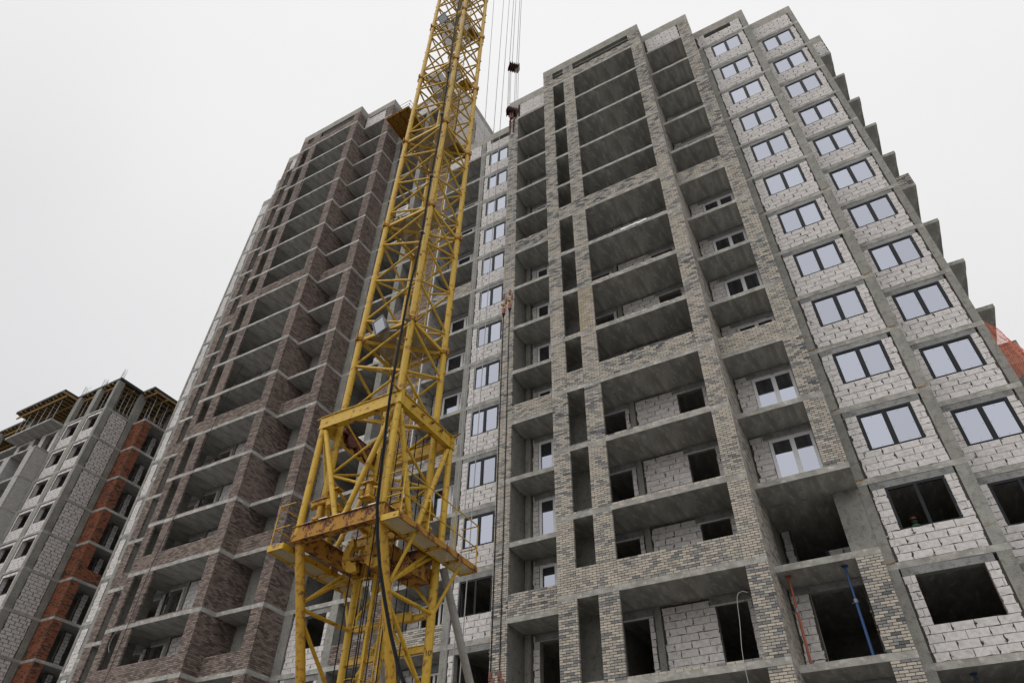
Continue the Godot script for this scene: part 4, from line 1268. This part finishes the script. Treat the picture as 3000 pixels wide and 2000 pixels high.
	# hoist: two pulley blocks with their ropes, slings with red hooks
	var zr := -16.0
	var blocks := [[Vector3(-9.6, 39.8, zr), "dark red pulley block hanging free on ropes against the sky"], [Vector3(-9.62, 34.9, zr), "lower dark red pulley block carrying the chain slings beside the brick bay"]]
	for q in blocks:
		var t := thing("pulley_block", q[1], "pulley block", "pulley blocks on the hoist ropes")
		var c: Vector3 = q[0]
		var up := 1.0 if c.y > 37.0 else -1.0
		var tilt := Basis(Vector3(0, 0, 1), -0.4) * Basis(Vector3(0, 1, 0), 0.55)
		for k in 4:
			var x := -0.195 + 0.13 * k
			var m := MB.new()
			m.tube([c + tilt * Vector3(x - 0.025, 0.04 * up, 0), c + tilt * Vector3(x + 0.025, 0.04 * up, 0)], 0.21, 16)
			put("sheave", m.mesh(), mats.rubber, t)
		for k in 5:
			var x := -0.26 + 0.13 * k
			var m := MB.new()
			var prof := [Vector2(-0.25, 0.2 * up), Vector2(0.25, 0.2 * up), Vector2(0.27, 0.02 * up), Vector2(0.1, -0.3 * up), Vector2(-0.1, -0.3 * up), Vector2(-0.27, 0.02 * up)]
			for e in 6:
				var p: Vector2 = prof[e]
				var q2: Vector2 = prof[(e + 1) % 6]
				for w in [-0.011, 0.011]:
					m.tri(c + tilt * Vector3(x + w, 0, 0), c + tilt * Vector3(x + w, p.y, p.x), c + tilt * Vector3(x + w, q2.y, q2.x), tilt * Vector3(signf(w), 0, 0), Color.WHITE)
				m.quad(c + tilt * Vector3(x - 0.011, p.y, p.x), c + tilt * Vector3(x + 0.011, p.y, p.x), c + tilt * Vector3(x + 0.011, q2.y, q2.x), c + tilt * Vector3(x - 0.011, q2.y, q2.x), tilt * Vector3(0, p.y + q2.y, p.x + q2.x).normalized(), Color.WHITE)
			put("cheek_plate", m.mesh(), mats.sheave, t)
		part_tube("axle", [c + tilt * Vector3(-0.33, 0.04 * up, 0), c + tilt * Vector3(0.33, 0.04 * up, 0)], 0.05, mats.steel, t, 8)
		if c.y < 37.0:
			part_beam("yoke", c + Vector3(-0.05, -0.1, 0.05), c + Vector3(-0.05, -0.75, 0.05), 0.09, 0.14, mats.sheave, t)
			part_beam("yoke", c + Vector3(0.08, -0.1, 0.05), c + Vector3(0.05, -0.75, 0.05), 0.07, 0.1, mats.sheave, t)
			for n in 16:
				var y := c.y - 0.85 - n * 0.085
				for s in [-0.1, 0.12]:
					var x: float = c.x + s + 0.025 * sin(n * 1.7 + s * 9.0)
					var m := MB.new()
					var pts := []
					for a in 9: pts.append(Vector3(x + (cos(TAU * a / 8.0) * 0.045 if n % 2 == 0 else 0.0), y + sin(TAU * a / 8.0) * 0.07, zr + (0.0 if n % 2 == 0 else cos(TAU * a / 8.0) * 0.045)))
					m.tube(pts, 0.02, 5)
					put("chain_link", m.mesh(), mats.sheave, t)
	var rope := func(a: Vector3, b: Vector3, label: String, dark: bool, r: float, group: String) -> void:
		var t := thing("steel_rope", label, "rope", group)
		part_tube("strand", [a, b], r, mats.rope_dark if dark else mats.rope, t, 6)
	for x in [-9.93, -9.74, -9.43, -9.31]:
		rope.call(Vector3(x, 40.0, zr), Vector3(x + 0.02, 66.0, zr - 0.5), "thin steel rope running up from the upper pulley block", false, 0.02, "ropes above the upper pulley block")
	for x in [-9.93, -9.86, -9.79, -9.5, -9.41, -9.3]:
		rope.call(Vector3(x, 35.1, zr), Vector3(x, 39.6, zr), "thin steel rope between the two pulley blocks", false, 0.016, "ropes between the pulley blocks")
	rope.call(Vector3(-11.51, 66.0, zr), Vector3(-11.13, 3.0, zr), "plumb steel rope passing in front of the loggia column", false, 0.018, "loose hoist ropes")
	rope.call(Vector3(-10.5, 66.0, zr), Vector3(-10.93, 3.0, zr), "slanting steel rope over the edge of the window strip", false, 0.018, "loose hoist ropes")
	rope.call(Vector3(-9.95, 66.0, zr), Vector3(-10.7, 3.0, zr), "slanting steel rope crossing the dark framed windows", false, 0.018, "loose hoist ropes")
	for q in [[-9.72, 33.2, 21.0, 19.85], [-9.45, 33.2, 21.1, 20.0]]:
		rope.call(Vector3(q[0], q[2], zr), Vector3(q[0] + 0.02, q[1], zr), "steel sling leg between chain and red hook", false, 0.018, "sling legs")
		rope.call(Vector3(q[0], 7.05, zr), Vector3(q[0], q[3], zr), "dark doubled sling leg below the red hooks", true, 0.022, "lower sling legs")
		for part in [[q[2], q[3], "orange red lifting hook with yellow link in mid air beside the brick pier", "lifting hooks in mid air"], [7.05, 6.2, "orange red lifting hook at the foot of the sling before the brick pier", "lifting hooks at the sling ends"]]:
			var t := thing("lifting_hook", part[2], "hook", part[3])
			var x: float = q[0]
			var hi: float = part[0]
			var lo: float = part[1]
			var h := hi - lo
			part_tube("swivel", [Vector3(x, hi + 0.05, zr), Vector3(x, hi - 0.12 * h, zr)], 0.055, mats.hook, t, 8)
			var pts := []
			for a in 11:
				var g := lerpf(-0.4, 4.2, a / 10.0)
				pts.append(Vector3(x + sin(g) * 0.1, hi - 0.3 * h + cos(g) * 0.17 * h - 0.02, zr))
			part_tube("hook", pts, 0.045, mats.hook, t, 7)
			pts = []
			for a in 13: pts.append(Vector3(x + 0.015 + cos(TAU * a / 12.0) * 0.06, hi - 0.56 * h + sin(TAU * a / 12.0) * 0.13 * h, zr + 0.02 * sin(a)))
			part_tube("link", pts, 0.026, mats.yellow, t, 6)
			part_tube("socket", [Vector3(x, hi - 0.66 * h, zr), Vector3(x + 0.01, hi - 0.9 * h, zr)], 0.075, mats.hook, t, 8)
			part_tube("ferrule", [Vector3(x + 0.01, hi - 0.9 * h, zr), Vector3(x, lo - 0.02, zr)], 0.04, mats.rope_dark, t, 8)

	# loading platform on the brown tower
	var lp := thing("loading_platform", "rust brown steel loading platform jutting out near the brown tower's top", "platform")
	var y := fl(16) + 0.02
	part_box("floor_plate", Vector3(-25.8, y + 0.06, -23.85), Vector3(-23.35, y + 0.1, -21.45), mats.yellow_worn, lp, Color(0.62, 0.5, 0.36))
	for z in [-21.5, -22.1, -22.7, -23.3, -23.8]: part_box("cross_member", Vector3(-25.8, y - 0.06, z - 0.05), Vector3(-23.35, y + 0.058, z), mats.yellow_worn, lp, Color(0.75, 0.62, 0.45))
	for x in [-25.8, -24.6, -23.43]: part_box("side_member", Vector3(x, y - 0.12, -23.85), Vector3(x + 0.08, y + 0.055, -21.45), mats.yellow_worn, lp, Color(0.7, 0.58, 0.42))
	for x in [-25.75, -23.4]:
		for z in [-21.55, -22.6, -23.7]: bar("rail_post", Vector3(x, y + 0.1, z), Vector3(x, y + 1.2, z), 0.02, mats.steel, lp)
		for h in [0.6, 1.15]: bar("hand_rail", Vector3(x, y + h, -23.75), Vector3(x, y + h, -21.5), 0.018, mats.steel, lp)
	for h in [0.6, 1.15]: bar("hand_rail", Vector3(-25.75, y + h, -21.52), Vector3(-23.4, y + h, -21.52), 0.018, mats.steel, lp)

	# props in the open loggia
	for q in [[Vector3(-2.85, fl(0), -22.9), "rust orange steel prop standing in the open loggia", mats.prop_orange], [Vector3(-1.13, fl(0), -22.9), "blue telescopic steel prop standing in the open loggia", mats.prop_blue], [Vector3(1.2, fl(-1), -24.6), "dark blue steel prop in the open storey under the block wall", mats.prop_dark]]:
		var t := thing("steel_prop", q[1], "prop")
		var c: Vector3 = q[0]
		bar("outer_tube", c, c + Vector3(0, 1.7, 0), 0.042, q[2], t)
		bar("inner_tube", c + Vector3(0, 1.7, 0), c + Vector3(0, 2.76, 0), 0.032, q[2], t)
		bar("collar", c + Vector3(0, 1.62, 0), c + Vector3(0, 1.74, 0), 0.06, mats.steel, t)
		part_tube("handle", [c + Vector3(-0.1, 1.66, 0), c + Vector3(-0.12, 1.6, 0.06), c + Vector3(0.1, 1.66, 0.02)], 0.012, q[2], t, 5)
		part_box("head_plate", c + Vector3(-0.09, 2.76, -0.09), c + Vector3(0.09, 2.785, 0.09), q[2], t)
		part_box("foot_plate", c + Vector3(-0.09, 0.002, -0.09), c + Vector3(0.09, 0.012, 0.09), q[2], t)

	# orange safety net on the end balcony
	var net := thing("safety_net", "torn orange plastic safety net over the end balcony's brick parapet", "net")
	var nm := MB.new()
	var nu := 28
	var nv := 52
	var g := []
	for iv in nv + 1:
		var row := []
		for iu in nu + 1:
			var u := float(iu) / nu
			var v := float(iv) / nv
			var topy := lerpf(23.0, 21.35, u * u)
			var yy := lerpf(topy, 19.2, v)
			var x := lerpf(6.28, lerpf(7.35, 7.75, minf(1.0, v * 1.6)), u)
			var fold := 0.05 * sin(u * 17.0 + v * 3.0) + 0.04 * sin(u * 31.0 - v * 5.0)
			row.append(Vector3(x + 0.03 * sin(v * 19.0), yy + 0.03 * sin(u * 23.0), -28.18 + fold + (0.0 if yy > 21.0 else 0.06)))
		g.append(row)
	for iv in nv + 1:
		for iu in nu:
			var a: Vector3 = g[iv][iu]
			var e: Vector3 = g[iv][iu + 1]
			nm.quad(a, e, e + Vector3(0, 0.015, 0), a + Vector3(0, 0.015, 0), Vector3(0, 0, 1), Color.WHITE)
	for iu in nu + 1:
		for iv in nv:
			var a: Vector3 = g[iv][iu]
			var e: Vector3 = g[iv + 1][iu]
			nm.quad(a, e, e + Vector3(0.015, 0, 0), a + Vector3(0.015, 0, 0), Vector3(0, 0, 1), Color.WHITE)
	put("mesh_web", nm.mesh(), mats.net, net)
	part_tube("tie_cord", [g[0][0], g[0][0] + Vector3(-0.15, 0.12, 0.3)], 0.015, mats.net, net, 5)

	# wires hanging down the towers
	var wires := [["dark wire running down the brown tower's front past the open loggias", mats.rope_dark, 0.016, [[-33.2, 31.0, -21.42], [-33.9, 27.0, -21.4], [-34.4, 20.1, -21.4], [-34.75, 17.2, -21.4], [-34.8, 14.2, -21.4], [-34.95, 11.3, -21.4], [-35.3, 8.4, -21.4], [-35.8, 4.0, -21.4]]], ["pale wire looped down the upper loggias of the brown tower", mats.rope, 0.016, [[-34.2, 53.2, -21.4], [-34.25, 50.2, -21.4], [-34.3, 47.2, -21.35], [-34.5, 44.3, -21.4], [-34.4, 41.3, -21.4], [-34.5, 38.3, -21.4], [-34.4, 35.2, -21.4], [-34.55, 32.3, -21.4]]], ["pale wire hanging over the lowest parapet of the grey brick bay", mats.rope_pale, 0.009, [[-3.95, 10.1, -21.45], [-4.25, 10.1, -21.4], [-4.35, 9.2, -21.38], [-4.45, 8.2, -21.35], [-4.4, 6.8, -21.35], [-4.3, 4.8, -21.35]]], ["thin loop of pale wire at a slot opening of the brown tower", mats.rope, 0.012, [[-35.0, 14.15, -21.44], [-35.6, 13.8, -21.4], [-35.75, 13.2, -21.4], [-35.5, 12.8, -21.4]]]]
	for w in wires:
		var t := thing("hanging_wire", w[0], "wire", "wires on the towers")
		var pts := []
		for q in w[3]: pts.append(Vector3(q[0], q[1], q[2]))
		var c := Curve3D.new()
		for k in pts.size():
			var d: Vector3 = (pts[mini(k + 1, pts.size() - 1)] - pts[maxi(k - 1, 0)]) / 6.0
			c.add_point(pts[k], -d, d)
		var fine := []
		for k in 40: fine.append(c.sample_baked(c.get_baked_length() * k / 39.0))
		part_tube("strand", fine, w[2], w[1], t, 5)

# ---------------------------------------------------------------- a worker behind the unglazed window
func sdf_mesh(bones: Array, cell: float, k: float) -> ArrayMesh:
	var lo := Vector3(99, 99, 99)
	var hi := -lo
	for b in bones:
		for e in [[b[0], b[2]], [b[1], b[3]]]:
			lo = lo.min(e[0] - Vector3.ONE * (e[1] + cell * 2))
			hi = hi.max(e[0] + Vector3.ONE * (e[1] + cell * 2))
	var nx := int((hi.x - lo.x) / cell) + 1
	var ny := int((hi.y - lo.y) / cell) + 1
	var nz := int((hi.z - lo.z) / cell) + 1
	var d := PackedFloat32Array()
	d.resize(nx * ny * nz)
	d.fill(1.0)
	for b in bones:
		var a: Vector3 = b[0]
		var ab: Vector3 = b[1] - b[0]
		var l2 := maxf(ab.length_squared(), 1e-6)
		var rm := maxf(b[2], b[3]) + cell * 3
		var mn: Vector3 = ((a.min(b[1]) - Vector3.ONE * rm - lo) / cell).floor().max(Vector3.ZERO)
		var mx: Vector3 = ((a.max(b[1]) + Vector3.ONE * rm - lo) / cell).ceil()
		for z in range(int(mn.z), mini(nz, int(mx.z) + 1)):
			for y in range(int(mn.y), mini(ny, int(mx.y) + 1)):
				for x in range(int(mn.x), mini(nx, int(mx.x) + 1)):
					var p := lo + Vector3(x, y, z) * cell
					var t := clampf((p - a).dot(ab) / l2, 0.0, 1.0)
					var v: float = p.distance_to(a + ab * t) - lerpf(b[2], b[3], t)
					var i := (z * ny + y) * nx + x
					var o := d[i]
					var h := clampf(0.5 + 0.5 * (o - v) / k, 0.0, 1.0)
					d[i] = lerpf(o, v, h) - k * h * (1.0 - h)
	var idx := {}
	var m := MB.new()
	for z in nz - 1:
		for y in ny - 1:
			for x in nx - 1:
				var i := (z * ny + y) * nx + x
				var s := Vector3.ZERO
				var cnt := 0
				var neg := 0
				var cv := []
				for c in 8:
					cv.append(d[i + (c & 1) + ((c >> 1) & 1) * nx + (c >> 2) * nx * ny])
					if cv[c] < 0.0: neg += 1
				if neg == 0 or neg == 8: continue
				for e in [[0, 1], [2, 3], [4, 5], [6, 7], [0, 2], [1, 3], [4, 6], [5, 7], [0, 4], [1, 5], [2, 6], [3, 7]]:
					if (cv[e[0]] < 0.0) != (cv[e[1]] < 0.0):
						var t: float = cv[e[0]] / (cv[e[0]] - cv[e[1]])
						var pa := Vector3(e[0] & 1, (e[0] >> 1) & 1, e[0] >> 2)
						var pb := Vector3(e[1] & 1, (e[1] >> 1) & 1, e[1] >> 2)
						s += pa.lerp(pb, t)
						cnt += 1
				idx[i] = m.v.size()
				m.v.append(lo + (Vector3(x, y, z) + s / cnt) * cell)
				m.n.append(Vector3(cv[1] - cv[0] + cv[3] - cv[2] + cv[5] - cv[4] + cv[7] - cv[6], cv[2] - cv[0] + cv[3] - cv[1] + cv[6] - cv[4] + cv[7] - cv[5], cv[4] - cv[0] + cv[5] - cv[1] + cv[6] - cv[2] + cv[7] - cv[3]).normalized())
				m.c.append(Color.WHITE)
	var off := [1, nx, nx * ny]
	for i: int in idx:
		for ax in 3:
			var u: int = off[(ax + 1) % 3]
			var w: int = off[(ax + 2) % 3]
			if not (idx.has(i - u) and idx.has(i - w) and idx.has(i - u - w)): continue
			var a := d[i]
			var b := d[i + off[ax]]
			if (a < 0.0) == (b < 0.0): continue
			var q := [idx[i], idx[i - u], idx[i - u - w], idx[i - w]]
			if a < 0.0: m.ix.append_array(PackedInt32Array([q[0], q[2], q[1], q[0], q[3], q[2]]))
			else: m.ix.append_array(PackedInt32Array([q[0], q[1], q[2], q[0], q[2], q[3]]))
	return m.mesh()

func person() -> void:
	var t := thing("person", "worker in orange hard hat and green vest behind the unglazed window opening", "person")
	var o := Vector3(1.3, fl(1), -24.93)
	var B := func(a: Vector3, b: Vector3, ra: float, rb: float) -> Array: return [o + a, o + b, ra, rb]
	var body := [B.call(Vector3(0, 1.0, 0), Vector3(0, 1.32, 0.06), 0.15, 0.17), B.call(Vector3(-0.17, 1.36, 0.06), Vector3(0.17, 1.36, 0.06), 0.075, 0.075), B.call(Vector3(0, 1.38, 0.07), Vector3(0, 1.5, 0.12), 0.06, 0.055), B.call(Vector3(0, 1.56, 0.15), Vector3(0, 1.62, 0.14), 0.085, 0.1), B.call(Vector3(0, 1.55, 0.24), Vector3(0, 1.57, 0.26), 0.012, 0.016), B.call(Vector3(-0.1, 1.57, 0.14), Vector3(0.1, 1.57, 0.14), 0.02, 0.02)]
	for s in [-1.0, 1.0]:
		body.append(B.call(Vector3(s * 0.2, 1.36, 0.06), Vector3(s * 0.27, 1.1, 0.12), 0.06, 0.048))
		body.append(B.call(Vector3(s * 0.27, 1.1, 0.12), Vector3(s * 0.2, 1.0, 0.34), 0.048, 0.036))
		body.append(B.call(Vector3(s * 0.2, 1.0, 0.34), Vector3(s * 0.19, 1.0, 0.43), 0.04, 0.036))
		for k in 4: body.append(B.call(Vector3(s * (0.155 + 0.025 * k), 1.0, 0.43), Vector3(s * (0.15 + 0.027 * k), 0.985, 0.51 - 0.012 * abs(k - 1.5)), 0.011, 0.009))
		body.append(B.call(Vector3(s * 0.155, 0.99, 0.37), Vector3(s * 0.12, 0.98, 0.44), 0.013, 0.011))
		body.append(B.call(Vector3(s * 0.09, 0.97, 0), Vector3(s * 0.11, 0.5, 0.03), 0.09, 0.06))
		body.append(B.call(Vector3(s * 0.11, 0.5, 0.03), Vector3(s * 0.12, 0.08, 0), 0.058, 0.042))
		body.append(B.call(Vector3(s * 0.12, 0.05, -0.03), Vector3(s * 0.13, 0.045, 0.17), 0.05, 0.04))
	put("body", sdf_mesh(body, 0.022, 0.03), mats.cloth_dark, t)
	var vest := [B.call(Vector3(0, 0.95, 0), Vector3(0, 1.33, 0.06), 0.175, 0.195), B.call(Vector3(-0.14, 1.37, 0.06), Vector3(0.14, 1.37, 0.06), 0.085, 0.085)]
	put("vest", sdf_mesh(vest, 0.025, 0.04), mats.vest, t)
	var m := MB.new()
	var c := o + Vector3(0, 1.63, 0.14)
	for i in 6:
		for k in 16:
			var q := []
			for e in [[i, k], [i, k + 1], [i + 1, k + 1], [i + 1, k]]:
				var la: float = PI / 2 * e[0] / 6.0
				var lo: float = TAU * e[1] / 16.0
				q.append(c + Vector3(cos(lo) * cos(la) * 0.125, sin(la) * 0.14, sin(lo) * cos(la) * 0.15))
			m.quad(q[0], q[1], q[2], q[3], ((q[0] + q[2]) / 2 - c).normalized(), Color.WHITE)
	m.tube([c + Vector3(0, -0.012, 0.01), c + Vector3(0, 0.006, 0.01)], 0.155, 20)
	put("hard_hat", m.mesh(), mats.hat, t)

# thin places in the overcast: a broad paler part of the sky, with faint cloud structure
func cloud_cover() -> ImageTexture:
	var nz := FastNoiseLite.new()
	nz.seed = 77
	nz.frequency = 0.9
	nz.fractal_octaves = 4
	var im := Image.create(512, 256, false, Image.FORMAT_RGBA8)
	for y in 256:
		for x in 512:
			var az := TAU * x / 512.0
			var th := PI * (y + 0.5) / 256.0
			var d := Vector3(sin(az) * sin(th), cos(th), -cos(az) * sin(th))
			var k := 0.055 + 0.055 * d.dot(Vector3(0.35, 0.45, -0.82)) + 0.05 * nz.get_noise_3dv(d * 1.6)
			im.set_pixel(x, y, Color(1, 1, 1, clampf(k, 0.0, 1.0)))
	return ImageTexture.create_from_image(im)

# ---------------------------------------------------------------- scene
func _ready() -> void:
	rng.seed = 20260202
	clump.seed = 5
	clump.frequency = 0.05
	# camera
	var cam := Camera3D.new()
	cam.name = "camera"
	cam.fov = rad_to_deg(2.0 * atan(1000.0 / 2006.55))
	cam.position = EYE
	cam.rotation = Vector3(deg_to_rad(42.196), deg_to_rad(30.196), deg_to_rad(1.327))
	cam.near = 0.1
	cam.far = 2000.0
	add_child(cam)
	cam.current = true
	# overcast sky
	var env := Environment.new()
	env.background_mode = Environment.BG_SKY
	var sk := ProceduralSkyMaterial.new()
	sk.sky_top_color = Color(0.916, 0.916, 0.919)
	sk.sky_cover = cloud_cover()
	sk.sky_cover_modulate = Color(1, 0.99, 0.975)
	sk.sky_horizon_color = Color(0.745, 0.746, 0.762)
	sk.sky_curve = 0.5
	sk.ground_horizon_color = Color(0.55, 0.55, 0.55)
	sk.ground_bottom_color = Color(0.45, 0.44, 0.43)
	sk.sun_angle_max = 1.0
	var sky := Sky.new()
	sky.sky_material = sk
	env.sky = sky
	env.tonemap_mode = Environment.TONE_MAPPER_LINEAR
	env.tonemap_exposure = 1.0
	env.sdfgi_enabled = true
	env.ssao_enabled = true
	env.ssil_enabled = true
	var we := WorldEnvironment.new()
	we.name = "world_environment"
	we.environment = env
	add_child(we)
	# the sun behind the cloud: weak and very soft
	var sun := DirectionalLight3D.new()
	sun.name = "sun"
	sun.light_energy = 0.5
	sun.light_angular_distance = 90.0
	sun.light_color = Color(1.0, 0.985, 0.96)
	sun.shadow_enabled = true
	sun.sky_mode = DirectionalLight3D.SKY_MODE_LIGHT_ONLY
	sun.rotation = Vector3(deg_to_rad(-45), deg_to_rad(-12), 0)
	add_child(sun)

	make_materials()
	surf("snow", 0.9, null, 1.0, null, 1.0, lin(0.82, 0.83, 0.85))
	surf("sheave", 0.55, null, 1.0, null, 1.0, lin(0.10, 0.028, 0.022))
	surf("hook", 0.5, null, 1.0, null, 1.0, lin(0.2, 0.07, 0.052))
	surf("stay", 0.6, mats.concrete.albedo_texture, 0.9, null, 1.0, lin(0.42, 0.42, 0.41))
	surf("grate", 0.6, null, 1.0, null, 1.0, lin(0.34, 0.29, 0.18))
	surf("grate_brown", 0.7, null, 1.0, null, 1.0, lin(0.20, 0.145, 0.06))
	surf("net", 0.6, null, 1.0, null, 1.0, lin(0.74, 0.17, 0.08))
	surf("rope_pale", 0.6, null, 1.0, null, 1.0, lin(0.42, 0.42, 0.41))
	surf("prop_orange", 0.6, null, 1.0, null, 1.0, lin(0.28, 0.075, 0.035))
	surf("prop_blue", 0.5, null, 1.0, null, 1.0, lin(0.016, 0.06, 0.19))
	surf("prop_dark", 0.5, null, 1.0, null, 1.0, lin(0.02, 0.05, 0.11))
	surf("cloth_dark", 0.9, null, 1.0, null, 1.0, lin(0.05, 0.05, 0.06))
	surf("vest", 0.8, null, 1.0, null, 1.0, lin(0.06, 0.15, 0.06))
	surf("hat", 0.4, null, 1.0, null, 1.0, lin(0.11, 0.026, 0.015))
	var um := MB.new()
	um.tube([Vector3(0, -0.5, 0), Vector3(0, 0.5, 0)], 1.0, 10)
	unit_cyl = um.mesh()
	var ub := MB.new()
	ub.box(Vector3.ONE * -0.5, Vector3.ONE * 0.5)
	unit_box = ub.mesh()
	make_block_shapes()

	# ground
	var gm := MB.new()
	gm.quad(Vector3(-600, 0, -600), Vector3(600, 0, -600), Vector3(600, 0, 600), Vector3(-600, 0, 600), Vector3.UP, Color.WHITE)
	var gr := put("ground", gm.mesh(), mats.ground, self, "structure")
	gr.set_meta("label", "trampled dirty snow covering the building site")
	gr.set_meta("category", "ground")

	var ct := cam.transform
	grey_tower(ct)
	print("grey done ", Time.get_ticks_msec())
	brown_tower(ct)
	print("brown done ", Time.get_ticks_msec())
	far_block(ct)
	print("far done ", Time.get_ticks_msec())
	crane()
	small_things()
	person()
	print("all done ", Time.get_ticks_msec())
